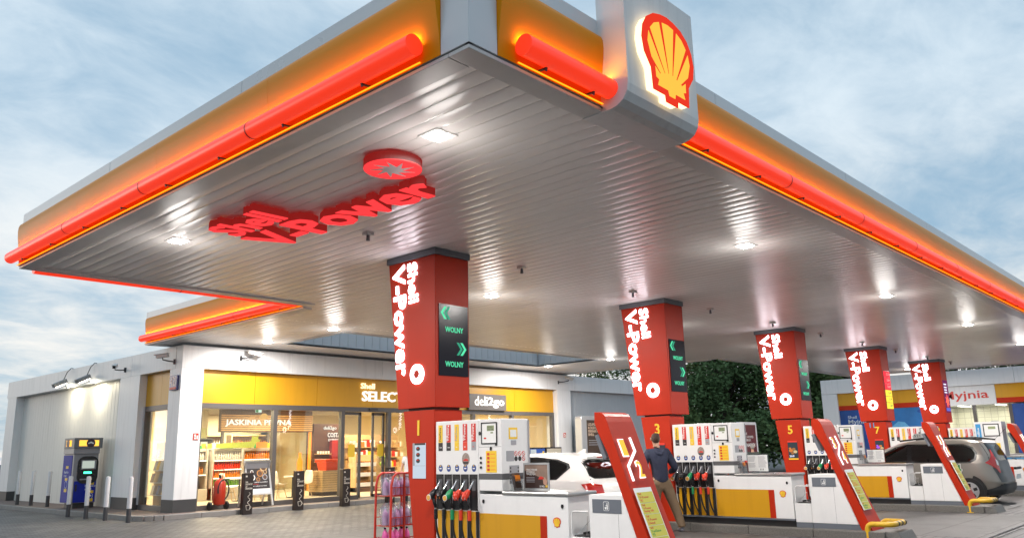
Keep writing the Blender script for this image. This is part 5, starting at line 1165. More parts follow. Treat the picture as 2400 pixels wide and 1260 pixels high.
# ---- washer fluid racks behind pillars 1 and 5
PUR = M('lilac washer fluid', (.62, .36, .62), .25, var=.25, vs=9); PNK = M('pink washer fluid', (.80, .13, .42), .25, var=.2, vs=9); BAG = glass_mat('clear bag film', (.93, .90, .93), .22, .15); PALE = M('pale fluid', (.6, .62, .7), .3)
def rack(x0, x1, y, full, lab):
    t = thing('fluid_rack', ((x0 + x1) / 2, y, gz(y)), lab, 'rack'); g = gz(y)
    yb = y + .42
    for yy in (y, yb):
        MB().tube([(x0, yy, g), (x0 + .02, yy, 1.0), (x0 + .06, yy, 1.14), (x0 + .14, yy, 1.2), (x1 - .14, yy, 1.2), (x1 - .06, yy, 1.14), (x1 - .02, yy, 1.0), (x1, yy, g)], .022, 10).build('rack_frame', REDD, t, smooth=True)
    MB().tube([((x0 + x1) / 2, y, 1.2), ((x0 + x1) / 2, y, g)], .02, 8).build('rack_frame', REDD, t)
    for j, z in enumerate((.82, .20 + .12, -.02)):
        b = MB()
        for yy in (y, yb): b.tube([(x0 + .02, yy, z), (x1 - .02, yy, z)], .008, 6).tube([(x0 + .02, yy, z + .14), (x1 - .02, yy, z + .14)], .008, 6)
        xx = x0 + .06
        while xx < x1: b.tube([(xx, y, z), (xx, y, z + .14)], .004, 5); b.tube([(xx, y, z), (xx, yb, z)], .004, 5); xx += .055
        b.tube([(x0 + .02, y, z), (x0 + .02, yb, z)], .008, 6).build('basket', REDD, t)
        n_ = int((x1 - x0 - .1) / .115)
        for i in range(n_):
            for r_ in range(2):
                x = x0 + .1 + i * .115; yy = y + .09 + r_ * .17; m = (PUR if j < 2 else PNK) if full else PALE
                bt = thing('fluid_bottle', (x, yy, z + .01), '%s washer fluid bottle on the %s rack shelf %s' % ('lilac' if j < 2 else 'pink', ('top', 'middle', 'bottom')[j], lab.split('rack ')[1]) if full else 'pale fluid bottle on the %s rack shelf behind pillar five' % ('top', 'middle', 'bottom')[j], 'bottle', '%s shelf bottles of the rack %s' % (('top', 'middle', 'bottom')[j], lab.split('rack ')[1]))
                bd = MB().lathe((x, yy, z + .012), [(.045, 0), (.052, .02), (.053, .16), (.04, .22), (.02, .25), (.018, .27)], 12).build('bottle_body', m, bt, smooth=True)
                MB().cyl((x, yy, z + .282), (x, yy, z + .31), .021, n=10).build('cap', BLACKG if j == 2 else PALE, bt)
        if full and j < 2:
            for i in range(2):
                x = x0 + .14 + i * (x1 - x0 - .3) ; 
                bg_ = MB().grid(lambda u, v: (x + (.15 + .02 * math.sin(9 * u * PI + v * 4)) * math.cos(2 * PI * u) * (1 - .55 * max(0, v - .72) / .28), y + .2 + .17 * math.sin(2 * PI * u) * (1 - .5 * max(0, v - .7) / .3), z + .015 + .37 * v + .015 * math.sin(2 * PI * u * 3)), 22, 9, True).build('film_bag', BAG, t, smooth=True, recalc=False)
rack(9.17, 9.78, 11.3, True, 'red wire rack behind pillar one')
rack(23.75, 24.35, 13.0, False, 'red wire rack behind pillar five')
# ================================================================== CARS (stacked rounded slices; panes and lamps lie on the same surface)
class Car:
    def __init__(s, slices, ox, oy, oz): s.s = slices; s.o = (ox, oy, oz)
    def at(s, z):
        q = s.s
        z = max(q[0][0], min(q[-1][0], z))
        for a, b in zip(q, q[1:]):
            if z <= b[0]:
                k = (z - a[0]) / (b[0] - a[0]); return [a[i] + (b[i] - a[i]) * k for i in range(1, 5)]
        return list(q[-1][1:])
    def side(s, y, z, e=0.0):
        yr, yf, w, n = s.at(z); yc, L = (yr + yf) / 2, (yf - yr) / 2; k = min(.9999, abs((y - yc) / L))
        return -(w * (1 - k ** n) ** (1 / n)) - e
    def rear(s, x, z, e=0.0):
        yr, yf, w, n = s.at(z); yc, L = (yr + yf) / 2, (yf - yr) / 2; k = min(.9999, abs(x / w))
        return yc - L * (1 - k ** n) ** (1 / n) - e
    def ring(s, z, N=72):
        yr, yf, w, n = s.at(z); yc, L = (yr + yf) / 2, (yf - yr) / 2; out = []
        for i in range(N):
            t = 2 * PI * i / N; c, d = math.cos(t), math.sin(t)
            out.append((w * math.copysign(abs(c) ** (2 / n), c), yc + L * math.copysign(abs(d) ** (2 / n), d), z))
        return out
    def body(s, name, mat, t):
        zs = []
        for a, b in zip(s.s, s.s[1:]):
            for i in range(4): zs.append(a[0] + (b[0] - a[0]) * i / 4)
        zs.append(s.s[-1][0]); N = 72; vs = []; fs = []
        for z in zs: vs += s.ring(z, N)
        for j in range(len(zs) - 1):
            for i in range(N): fs.append((j * N + i, j * N + (i + 1) % N, (j + 1) * N + (i + 1) % N, (j + 1) * N + i))
        fs += [tuple(range(N))[::-1], tuple(range((len(zs) - 1) * N, len(zs) * N))]
        return s.put(MB().add(vs, fs)).build(name, mat, t, smooth=True)
    def put(s, mb): mb.v = [(x + s.o[0], y + s.o[1], z + s.o[2]) for x, y, z in mb.v]; return mb
    def patch(s, name, mat, t, poly, where, e=.006, cuts=4, mirror=False):
        bm = bmesh.new(); bm.faces.new([bm.verts.new((a, b, 0)) for a, b in poly]); bmesh.ops.triangulate(bm, faces=bm.faces)
        for _ in range(cuts): bmesh.ops.subdivide_edges(bm, edges=[q for q in bm.edges if q.calc_length() > .09], cuts=1, use_grid_fill=True)
        bmesh.ops.triangulate(bm, faces=bm.faces); bm.verts.ensure_lookup_table(); bm.verts.index_update()
        vs = []
        for v in bm.verts:
            a, b = v.co.x, v.co.y
            if where == 'side': vs.append((s.side(a, b, e) * (-1 if mirror else 1), a, b))
            elif where == 'rear': vs.append((a, s.rear(a, b, e), b))
            else:      # round the left rear corner: a is the plan angle in degrees from -X towards -Y
                yr, yf, w, n = s.at(b); yc, L = (yr + yf) / 2, (yf - yr) / 2; r_ = R(a); c, d = math.cos(r_), math.sin(r_)
                vs.append((-(w + e) * abs(c) ** (2 / n), yc - (L + e) * abs(d) ** (2 / n), b))
        fs = [tuple(v.index for v in f.verts) for f in bm.faces]; bm.free()
        o = s.put(MB().add(vs, fs)).build(name, mat, t, smooth=True); return o
def wheel(t, car, y, r, side=-1, w=.92):
    x = car.o[0] + side * (w - .10); yy = car.o[1] + y; z = car.o[2] + r
    wh = MB().cyl((x - .10, yy, z), (x + .10, yy, z), r, n=36).build('wheel', BLACK, t, smooth=True, bevel=.02)
    MB().cyl((x + side * .101, yy, z), (x + side * .108, yy, z), r * .66, n=28).build('rim', M('alloy rim', (.6, .6, .61), .3, metal=.7), wh)
    for i in range(5):
        a = 2 * PI * i / 5 + .3; d = Vector((0, math.cos(a), math.sin(a))); s_ = Vector((0, -math.sin(a), math.cos(a)))
        MB().obox(Vector((x + side * .11, yy, z)) + d * r * .42, UX * .003, d * r * .14, s_ * r * .11).build('rim_opening', BLACK, wh)
    car_z = MB().cyl((x - side * .3, yy, z + .02), (x + side * .085, yy, z + .02), r * 1.16, n=36).build('wheel_arch', BLACK, t)
PAINTW = M('white car paint', (.72, .70, .67), .22, var=.02, coat=.6, rv=.03); PAINTS = M('champagne silver car paint', (.27, .245, .215), .30, metal=.5, var=.03, coat=.7, rv=.04)
TRIM = M('black window trim', (.01, .01, .011), .3); LAMPR = M('red tail lamp', (.42, .012, .006), .12, coat=.8, rv=.02); LAMPB = EM('red lamp inner glow', (.9, .06, .02), .45); LAMPC = M('clear lamp', (.62, .6, .6), .12, metal=.5, rv=.02)
# -- white hatchback
hc = Car([(.20, .14, 4.5, .84, 7), (.36, .02, 4.70, .93, 6.5), (.62, 0, 4.75, .965, 6), (.86, .035, 4.70, .972, 6), (.99, .09, 4.45, .955, 6), (1.07, .14, 3.75, .935, 6), (1.13, .19, 3.42, .905, 6), (1.30, .34, 3.02, .825, 6), (1.43, .50, 2.68, .755, 5.5), (1.51, .66, 2.40, .70, 5), (1.555, .92, 2.1, .58, 4), (1.575, 1.3, 1.85, .3, 3)], 12.93, 9.08, -.10)
t = thing('white_hatchback', (12.93, 11.2, -.10), 'white hatchback car parked between pumps one and three, seen from behind', 'car')
hc.body('car_body', PAINTW, t)
hc.patch('window_trim', TRIM, t, [(.86, 1.085), (.62, 1.30), (.68, 1.375), (.95, 1.455), (1.5, 1.505), (2.2, 1.50), (2.62, 1.43), (3.30, 1.12), (3.32, 1.085)], 'side', .004)
for pl in ([(.90, 1.11), (.68, 1.30), (.73, 1.365), (.97, 1.43), (1.17, 1.46), (1.10, 1.11)], [(1.15, 1.11), (1.22, 1.462), (1.5, 1.485), (2.05, 1.487), (2.05, 1.11)], [(2.12, 1.11), (2.12, 1.482), (2.55, 1.43), (3.2, 1.13), (3.2, 1.11)]):
    hc.patch('side_window', CARGLASS, t, pl, 'side', .009)
hc.patch('rear_window', CARGLASS, t, [(-.66, 1.16), (-.60, 1.12), (.60, 1.12), (.66, 1.16), (.56, 1.42), (-.56, 1.42)], 'rear', .010)
hc.patch('window_trim', TRIM, t, [(-.69, 1.15), (-.62, 1.10), (.62, 1.10), (.69, 1.15), (.585, 1.44), (-.585, 1.44)], 'rear', .004)
lp = hc.patch('tail_lamp', LAMPR, t, [(44, 1.01), (50, .91), (62, .81), (80, .79), (80, .995), (60, 1.03)], 'corner', .012)
hc.patch('lamp_glow', LAMPB, lp, [(56, .90), (64, .83), (78, .82), (78, .86), (66, .87), (60, .92)], 'corner', .016); hc.patch('lamp_glow', LAMPB, lp, [(52, .985), (62, .96), (78, .955), (78, .975), (62, .985)], 'corner', .016)
hc.patch('tail_lamp', LAMPR, t, [(.62, .79), (.93, .80), (.93, 1.0), (.62, .995)], 'rear', .012)
hc.patch('door_seam', TRIM, t, [(.98, .45), (.99, .45), (1.12, 1.085), (1.10, 1.085)], 'side', .002); hc.patch('hatch_seam', TRIM, t, [(-.72, .50), (-.70, .50), (-.70, 1.1), (-.72, 1.1)], 'rear', .003)
hc.put(MB().tube([(-.985, 1.28, .955), (-1.005, 1.33, .958), (-1.005, 1.48, .958), (-.985, 1.53, .955)], .014, 8)).build('door_handle', PAINTW, t, smooth=True)
hc.put(MB().prism([(-.50, 1.44), (.50, 1.44), (.46, 1.515), (-.46, 1.515)], 'y', .45, .70)).build('roof_spoiler', PAINTW, t, bevel=.02)
box('brake_light', LAMPR, t, 12.93 - .18, 12.93 + .18, 9.08 + .44, 9.08 + .455, 1.37, 1.39)
hc.put(MB().add([(-.02, .86, 1.535), (.02, .86, 1.535), (.04, 1.05, 1.55), (-.04, 1.05, 1.55), (0, .84, 1.63), (0, .9, 1.64)], [(0, 1, 4), (1, 2, 5, 4), (3, 0, 4, 5), (2, 3, 5)])).build('shark_fin_aerial', PAINTW, t)
for y in (.95, 3.85):
    for sd_ in (-1, 1): wheel(t, hc, y, .34, sd_, .96)
hc.patch('bumper_insert', TRIM, t, [(-.6, .25), (.6, .25), (.6, .36), (-.6, .36)], 'rear', .006)
hc.put(MB().box(-.28, .28, .0, .02, .62, .74)).build('number_plate', PAPER, t)
for x, y in ((-.38, 1.9), (.38, 1.9), (-.38, 2.9), (.38, 2.9)): hc.put(MB().box(x - .24, x + .24, y, y + .14, .7, 1.22).lathe((x, y + .07, 1.2), [(.1, 0), (.11, .1), (.06, .2)], 10)).build('seat', BLACK, t, smooth=True)
# -- silver people carrier used as a taxi
mc = Car([(0.22, 0.28, 4.45, 0.8, 7), (0.36, 0.18, 4.58, 0.88, 6.5), (0.55, 0.16, 4.6, 0.915, 6.5), (0.72, 0.2, 4.6, 0.922, 6.5), (0.92, 0.25, 4.5, 0.92, 6.5), (1.04, 0.27, 4.2, 0.91, 6.5), (1.12, 0.29, 3.85, 0.89, 6.5), (1.22, 0.32, 3.6, 0.865, 6.5), (1.42, 0.41, 3.1, 0.8, 6), (1.56, 0.5, 2.75, 0.745, 6), (1.63, 0.64, 2.45, 0.69, 5), (1.665, 0.92, 2.1, 0.55, 4), (1.68, 1.32, 1.9, 0.3, 3)], 25.07, 5.05, -.10)
t = thing('silver_taxi', (25.07, 7.2, -.10), 'champagne silver people carrier taxi with roof sign behind the five-six price board', 'car')
mc.body('car_body', PAINTS, t)
mc.patch('window_trim', TRIM, t, [(.86, 1.04), (.72, 1.12), (.68, 1.30), (.78, 1.45), (1.0, 1.53), (2.4, 1.55), (2.75, 1.47), (3.45, 1.12), (3.5, 1.06)], 'side', .004)
for pl in ([(.90, 1.08), (.77, 1.15), (.735, 1.29), (.82, 1.42), (1.02, 1.49), (1.42, 1.505), (1.42, 1.08)], [(1.52, 1.08), (1.52, 1.51), (2.3, 1.515), (2.3, 1.08)], [(2.42, 1.08), (2.42, 1.512), (2.72, 1.44), (3.35, 1.12), (3.35, 1.08)]):
    mc.patch('side_window', CARGLASS, t, pl, 'side', .010)
mc.patch('tailgate', M('dark grey tailgate', (.06, .065, .07), .35, var=.1), t, [(-.72, .55), (.72, .55), (.78, .9), (.74, 1.08), (-.74, 1.08), (-.78, .9)], 'rear', .006)
mc.patch('rear_window', CARGLASS, t, [(-.72, 1.09), (.72, 1.09), (.62, 1.50), (-.62, 1.50)], 'rear', .012); mc.patch('window_trim', TRIM, t, [(-.80, 1.06), (.80, 1.06), (.68, 1.55), (-.68, 1.55)], 'rear', .005)
lp = mc.patch('tail_lamp', LAMPR, t, [(38, 1.05), (48, 1.11), (57, 1.22), (64, 1.38), (68, 1.37), (70, 1.20), (75, 1.10), (76, .95), (74, .80), (69, .78), (62, .90), (50, .98)], 'corner', .014)
mc.patch('clear_lamp', LAMPC, lp, [(68, 1.14), (74, 1.10), (76, 1.03), (74, .97), (68, .99)], 'corner', .020)
mc.patch('tail_lamp', LAMPR, t, [(.74, .80), (.86, .95), (.84, 1.15), (.76, 1.30)], 'rear', .014)
mc.patch('bumper', M('dark bumper', (.035, .037, .04), .5), t, [(25, .24), (89, .24), (89, .50), (70, .52), (58, .42), (25, .34)], 'corner', .02)
mc.patch('bumper', M('dark bumper'), t, [(-.75, .24), (.8, .24), (.8, .50), (-.75, .50)], 'rear', .03)
mc.put(MB().tube([(-.72, .55, 1.63), (-.74, 1.0, 1.69), (-.74, 2.0, 1.70), (-.72, 2.6, 1.64)], .022, 8)).build('roof_rail', TRIM, t, smooth=True); mc.put(MB().tube([(.72, .55, 1.63), (.74, 1.0, 1.69), (.74, 2.0, 1.70), (.72, 2.6, 1.64)], .022, 8)).build('roof_rail', TRIM, t, smooth=True)
mc.patch('door_seam', TRIM, t, [(1.46, .45), (1.47, .45), (1.475, 1.07), (1.465, 1.07)], 'side', .003); mc.patch('door_seam', TRIM, t, [(2.36, .40), (2.37, .40), (2.37, 1.07), (2.36, 1.07)], 'side', .003)
for y in (1.35 + .3, 2.5): mc.put(MB().tube([(-.92, y, .98), (-.945, y + .03, .985), (-.945, y + .15, .985), (-.92, y + .18, .98)], .013, 8)).build('door_handle', TRIM, t, smooth=True)
mc.patch('yellow_strip', YELS, t, [(2.45, 1.03), (3.15, 1.03), (3.15, 1.06), (2.45, 1.06)], 'side', .012); mc.patch('red_strip', REDP, t, [(2.45, 1.0), (3.15, 1.0), (3.15, 1.028), (2.45, 1.028)], 'side', .012)
sx_ = 24.15 - .018
for s_, y in (('6', 7.52), ('4', 6.30)):
    text(s_, (sx_, y + .015, .62 if s_ == '6' else .66), -UY, UZ, PAPER, t, h=.27, w=.21, ext=.003, bold=0.0378, name='number_outline'); text(s_, (sx_ - .003, y, .64 if s_ == '6' else .68), -UY, UZ, GREENP, t, h=.23, w=.17, ext=.003, bold=0.021, name='number')
rs = mc.put(MB().prism([(2.05, 1.70), (2.05, 1.78), (2.10, 1.84), (2.32, 1.84), (2.38, 1.78), (2.38, 1.70)], 'x', -.30, .30)).build('roof_sign', EM('lit roof sign', (.8, .78, .72), .45), t, bevel=.02)
text('521', (25.07 - .305, 5.05 + 2.33, 1.62 + .02), -UY, UZ, DARKP, rs, h=.07, w=.16, bold=0.0126)
mc.put(MB().tube([(-.1, .4, 1.62), (-.1, .1, 1.9)], .004, 5)).build('aerial', BLACK, t)
for y in (.95, 3.75):
    for sd_ in (-1, 1): wheel(t, mc, y, .335, sd_, .92)
mc.put(MB().box(-.26, .26, -.03, -.02, .62, .74)).build('number_plate', PAPER, t); mc.put(MB().box(-.3, .3, -.06, .0, .86, .92)).build('tailgate_handle', TRIM, t)
mc.put(MB().tube([(.5, .07, 1.10), (.0, .04, 1.14), (-.1, .04, 1.14)], .01, 6)).build('rear_wiper', BLACK, t)
for x, y in ((-.38, 1.7), (.38, 1.7), (-.38, 2.7), (.38, 2.7)): mc.put(MB().box(x - .24, x + .24, y, y + .14, .7, 1.28).lathe((x, y + .07, 1.26), [(.1, 0), (.11, .1), (.06, .2)], 10)).build('seat', BLACK, t, smooth=True)

# ================================================================== PEOPLE
def skin_mesh(name, verts, edges, mat, parent, sub=2):
    me = bpy.data.meshes.new(name); me.from_pydata([v[:3] for v in verts], edges, []); me.materials.append(mat)
    o = bpy.data.objects.new(name, me); C.objects.link(o); o.parent = parent
    o.modifiers.new('skin', 'SKIN')
    for i, d in enumerate(me.skin_vertices[0].data): d.radius = (verts[i][3], verts[i][4] if len(verts[i]) > 4 else verts[i][3]); d.use_root = (i == 0)
    o.modifiers['skin'].use_smooth_shade = True
    m = o.modifiers.new('sub', 'SUBSURF'); m.levels = sub; m.render_levels = sub
    return o
SKIN = M('skin', (.52, .29, .20), .5); HAIRB = M('brown hair', (.06, .03, .018), .6, bump=.5, bs=90); NAVY = M('navy hooded sweater', (.028, .034, .066), .85, var=.25, vs=10, bump=.9, bs=11); KHAKI = M('khaki trousers', (.20, .135, .08), .85, var=.2, vs=8, bump=.9, bs=10); SHOE = M('grey shoe', (.20, .20, .23), .6); TEE = M('white cotton shirt', (.72, .71, .69), .85, var=.05, bump=.2, bs=40); BLK = M('black trousers', (.02, .02, .022), .8)
def person(label, loc, rz, h, top_mat, leg_mat, hair_mat, lean=0.0, rfoot=(.14, 0), lfoot=(-.14, 0), hood=False, sleeves=True, rhand=(.26, .26, .98), lhand=(-.26, .26, .98), relb=(.34, .02, 1.12), lelb=(-.34, .02, 1.12), hairlen=.0):
    t = thing('person', (0, 0, 0), label, 'person')
    k = h / 1.8; ln = lambda z: lean * max(0, z - .9) / .9
    P = lambda x, y, z: (x + ln(z), y, z)
    V = [(*P(0, 0, .97), .13, .10), (*P(0, .0, 1.15), .13, .095), (*P(0, .0, 1.34), .15, .10), (*P(0, -.01, 1.46), .085, .07), (*P(0, .0, 1.54), .052, .055), (*P(0, .015, 1.62), .07, .08), (*P(0, .015, 1.71), .078, .092), (*P(0, .005, 1.765), .05, .06),
         (*P(.17, -.01, 1.43), .06), (*P(*relb), .042), (*P(*rhand), .03), (*P(-.17, -.01, 1.43), .06), (*P(*lelb), .042), (*P(*lhand), .03),
         (.10, 0, .88, .09), ((.10 + rfoot[0]) / 2 + .01, rfoot[1] / 2 + .02, .49, .058), (rfoot[0], rfoot[1] - .03, .09, .038), (rfoot[0] + .01, rfoot[1] + .10, .03, .035),
         (-.10, 0, .88, .09), ((-.10 + lfoot[0]) / 2 - .01, lfoot[1] / 2 + .02, .49, .058), (lfoot[0], lfoot[1] - .03, .09, .038), (lfoot[0] - .01, lfoot[1] + .10, .03, .035)]
    E_ = [(0, 1), (1, 2), (2, 3), (3, 4), (4, 5), (5, 6), (6, 7), (2, 8), (8, 9), (9, 10), (2, 11), (11, 12), (12, 13), (0, 14), (14, 15), (15, 16), (16, 17), (0, 18), (18, 19), (19, 20), (20, 21)]
    n0 = len(V)
    for hnd, el, s in ((10, 9, 1), (13, 12, -1)):     # palm, four fingers, thumb
        hp = Vector(V[hnd][:3]); d = (hp - Vector(V[el][:3])).normalized(); sd_ = d.cross(UZ); sd_ = sd_.normalized() if sd_.length > .1 else Vector((1, 0, 0))
        pm = hp + d * .06; V.append((*pm, .030, .018)); ip = len(V) - 1; E_.append((hnd, ip))
        for f in range(4):
            o_ = sd_ * (f - 1.5) * .017; L = (.062, .075, .07, .055)[f]
            a = pm + d * .04 + o_; b = a + d * L * .6 - UZ * .015; c = b + d * L * .3 - UZ * .03
            i0 = len(V); V.extend([(*a, .0085), (*b, .008), (*c, .007)]); E_.extend([(ip, i0), (i0, i0 + 1), (i0 + 1, i0 + 2)])
        a = hp + d * .03 + sd_ * .03 * s; i0 = len(V); V.extend([(*a, .010), (*(a + d * .045 + sd_ * .02 * s - UZ * .01), .008)]); E_.extend([(hnd, i0), (i0, i0 + 1)])
    body = skin_mesh('body', V, E_, SKIN, t)
    g = .018
    TV = [(*P(0, 0, .84), .195, .155), (*P(0, 0, 1.02), .20, .16), (*P(0, 0, 1.2), .205, .155), (*P(0, 0, 1.35), .215, .15), (*P(0, -.01, 1.46), .10, .085), (*P(0, .0, 1.50), .072, .068)]
    TE = [(0, 1), (1, 2), (2, 3), (3, 4), (4, 5)]
    for s, el, hd in ((1, V[9], V[10]), (-1, V[12], V[13])):
        i0 = len(TV); sh = Vector(P(.18 * s, -.01, 1.425)); eb = Vector(el[:3]); hh = Vector(hd[:3])
        TV.append((*sh, .10)); TE.append((3, i0))
        if sleeves: TV.append((*eb, .075)); TV.append((*(eb + (hh - eb) * .85), .046)); TE += [(i0, i0 + 1), (i0 + 1, i0 + 2)]
        else: TV.append((*(sh + (eb - sh) * .5), .068)); TE.append((i0, i0 + 1))
    skin_mesh('top', TV, TE, top_mat, t)
    LV = [(*P(0, 0, 1.02), .17, .13), (0, 0, .92, .18, .14)]; LE = [(0, 1)]
    for i in (14, 18):
        i0 = len(LV); a, b, c = V[i], V[i + 1], V[i + 2]
        LV += [(a[0], a[1], .82, .125), (b[0], b[1], b[2], .098), (c[0], c[1], .12, .08), (c[0], c[1], .075, .078)]; LE += [(1, i0), (i0, i0 + 1), (i0 + 1, i0 + 2), (i0 + 2, i0 + 3)]
    skin_mesh('trousers', LV, LE, leg_mat, t)
    for i in (16, 20):
        a, b = V[i], V[i + 1]; skin_mesh('shoe', [(a[0], a[1] - .03, .05, .05), (b[0], b[1] - .02, .04, .052, .04), (b[0], b[1] + .07, .032, .045, .032)], [(0, 1), (1, 2)], SHOE, t)
    hx = ln(1.72)
    hv = [(hx, -.03, 1.60, .07, .05), (hx, -.035, 1.68, .088, .075), (hx, -.015, 1.745, .086, .088), (hx, .0, 1.79, .06, .07)]; he = [(0, 1), (1, 2), (2, 3)]
    if hairlen: hv.append((hx, -.06, 1.60 - hairlen, .07, .04)); he.append((0, 4))
    skin_mesh('hair', hv, he, hair_mat, t)
    for s in (-1, 1): MB().lathe((hx + s * .083, .01, 1.655), [(.004, 0), (.016, .015), (.018, .04), (.006, .06)], 8).build('ear', SKIN, t, smooth=True); MB().lathe((hx + s * .032, .094, 1.685), [(.004, 0), (.012, .008), (.004, .018)], 8).build('eye', DARKP, t, smooth=True)
    MB().prism([(.088, 1.63), (.12, 1.64), (.088, 1.69)], 'x', hx - .012, hx + .012).build('nose', SKIN, t); box('mouth', M('lips', (.4, .12, .1), .5), t, hx - .025, hx + .025, .086, .094, 1.598, 1.606)
    if hood: skin_mesh('hood', [(*P(-.10, -.05, 1.46), .05, .045), (*P(-.05, -.115, 1.43), .06, .05), (*P(0, -.13, 1.39), .065, .05), (*P(.05, -.115, 1.43), .06, .05), (*P(.10, -.05, 1.46), .05, .045)], [(0, 1), (1, 2), (2, 3), (3, 4)], top_mat, t)
    t.location = loc; t.rotation_euler = (0, 0, rz); t.scale = (k, k, k)
    return t
person('man in navy hooded sweater and khaki trousers standing at pump three, seen from behind', (14.38, 9.17, -.105), R(-40), 1.93, NAVY, KHAKI, HAIRB, lean=-.07, rfoot=(.32, -.05), lfoot=(-.12, .1), hood=True, rhand=(.25, .26, 1.05), relb=(.31, -.02, 1.14), lhand=(-.2, .34, 1.0), lelb=(-.32, .08, 1.13))
person('woman in white shirt walking past the shop door, half hidden by pillar one', (16.15, 19.0, gz(19)), R(150), 1.74, TEE, BLK, M('blond hair', (.35, .22, .09), .6), sleeves=False, hairlen=.12, rhand=(.26, .1, .85), relb=(.27, .0, 1.12))
person('grey haired person far behind pump three beside the tall advert', (28.6, 14.2, gz(14.2)), R(-60), 1.62, M('dark green jacket', (.05, .06, .05), .8), BLK, M('grey hair', (.30, .29, .27), .7))

# ================================================================== WASH HALL (right background)
wash = thing('wash_hall', (43.0, 10, -.1), 'white car wash building with yellow and red band and Myjnia lettering', 'car wash')
WX = 43.0
MIDB = M('blue wash mural', (.015, .16, .45), .4, var=.35, vs=.9); DEEP = M('deep blue mural', (.01, .07, .30), .4, var=.3, vs=1.2)
TILE = M('cream tiled wall', (.72, .70, .58), .3, var=.02)
m = TILE.node_tree; br = m.nodes.new('ShaderNodeTexBrick'); br.offset = 0; br.inputs['Scale'].default_value = 1; br.inputs['Brick Width'].default_value = .3; br.inputs['Row Height'].default_value = .3; br.inputs['Mortar Size'].default_value = .012
br.inputs['Color1'].default_value = (.74, .72, .60, 1); br.inputs['Color2'].default_value = (.70, .68, .57, 1); br.inputs['Mortar'].default_value = (.45, .43, .36, 1)
tcn = m.nodes.new('ShaderNodeTexCoord'); mpn = m.nodes.new('ShaderNodeMapping'); mpn.inputs['Rotation'].default_value = (0, R(90), 0); mpn.vector_type = 'POINT'
m.links.new(tcn.outputs['Object'], mpn.inputs[0]); m.links.new(mpn.outputs[0], br.inputs['Vector']); m.links.new(br.outputs[0], m.nodes['Principled BSDF'].inputs['Base Color'])
box('corner_column', WHITE2, wash, WX, WX + .6, 16.36, 17.16, -.1, 4.02)
for i, (a, b) in enumerate(((14.2, 17.16), (11.2, 14.19), (8.2, 11.19), (5.2, 8.19), (2.2, 5.19))): box('parapet_panel', WHITE2, wash, WX, WX + .5, a, b, 4.03, 4.76, bevel=.005)
for a, b in ((13.4, 16.355), (11.56, 13.39), (2.2, 9.06)):
    box('yellow_band_sheet', YEL, wash, WX + .1, WX + .3, a, b, 3.395, 4.025); box('red_band_sheet', RED, wash, WX + .098, WX + .3, a, b, 3.16, 3.394)
box('white_sign_panel', WHITE2, wash, WX + .09, WX + .3, 9.07, 11.55, 3.12, 4.02)
text('Myjnia', (WX + .088, 11.35, 3.30), -UY, UZ, REDP, wash, h=.50, w=2.0, bold=0.0126, ext=.01)
box('blue_mural', DEEP, wash, WX + .12, WX + .3, 14.6, 16.355, -.1, 3.15); box('blue_mural', MIDB, wash, WX + .12, WX + .3, 11.56, 14.59, -.1, 3.15); box('blue_mural', DEEP, wash, WX + .12, WX + .3, 2.2, 8.5, -.1, 3.1)
text('Shell', (WX + .118, 15.95, 2.72), -UY, UZ, M('pale mural letter', (.55, .62, .7), .5, var=0), wash, h=.15, w=.45, bold=0.0126); text('Myjnia', (WX + .118, 15.95, 2.40), -UY, UZ, M('pale mural letter'), wash, h=.27, w=.95, bold=0.0168)
polyplate('mural_wave', M('pale blue mural', (.12, .40, .68), .4, var=.3), wash, (WX + .12, 14.4, 1.2), -UY, UZ, [(0, 0), (1.6, 0), (1.5, .9), (1.2, 1.25), (.9, 1.3), (.5, 1.0), (.2, .5)], .006)
for y, z in ((12.3, 2.95), (16.0, 3.0)): polyplate('mural_drop', DEEP, wash, (WX + .12, y, z), -UY, UZ, circle(0, 0, .28, 14, .1), .004)
# glazed bay
box('bay_back', TILE, wash, WX + 3.0, WX + 3.1, 8.3, 13.5, -.1, 3.4); box('bay_ceiling', WHITE, wash, WX + .3, WX + 3.0, 8.3, 11.8, 3.14, 3.2); box('bay_side', TILE, wash, WX + .3, WX + 3.0, 8.35, 8.45, -.1, 3.13); box('bay_side', TILE, wash, WX + .3, WX + 3.0, 11.6, 11.7, -.1, 3.13)
for y in (11.5, 10.05, 8.55): box('bay_frame', FRAME, wash, WX + .1, WX + .25, y - .07, y + .07, -.1, 3.118)
for a, b in ((10.12, 11.43), (8.62, 9.98)): box('bay_pane', SHOPGLASS, wash, WX + .16, WX + .17, a, b, -.1, 3.118)
MB().tube([(WX + 2.9, 9.8, 2.35), (WX + 2.85, 9.5, 2.25), (WX + 2.85, 9.1, 2.2), (WX + 2.85, 8.6, 2.28)], .03, 8).box(WX + 2.8, WX + 3.0, 9.7, 10.0, 2.3, 2.42).box(WX + 2.9, WX + 3.0, 9.0, 9.1, 2.2, 2.6).build('spray_arm', GREYP, wash)
box('roof', M('bitumen roof'), wash, WX + .5, WX + 12, 2.2, 17.1, 4.1, 4.2); box('side_wall', WHITE2, wash, WX + .6, WX + 12, 17.0, 17.16, -.1, 4.7); box('rear_core', WHITE2, wash, WX + 11.9, WX + 12, 2.2, 17, -.1, 4.1)
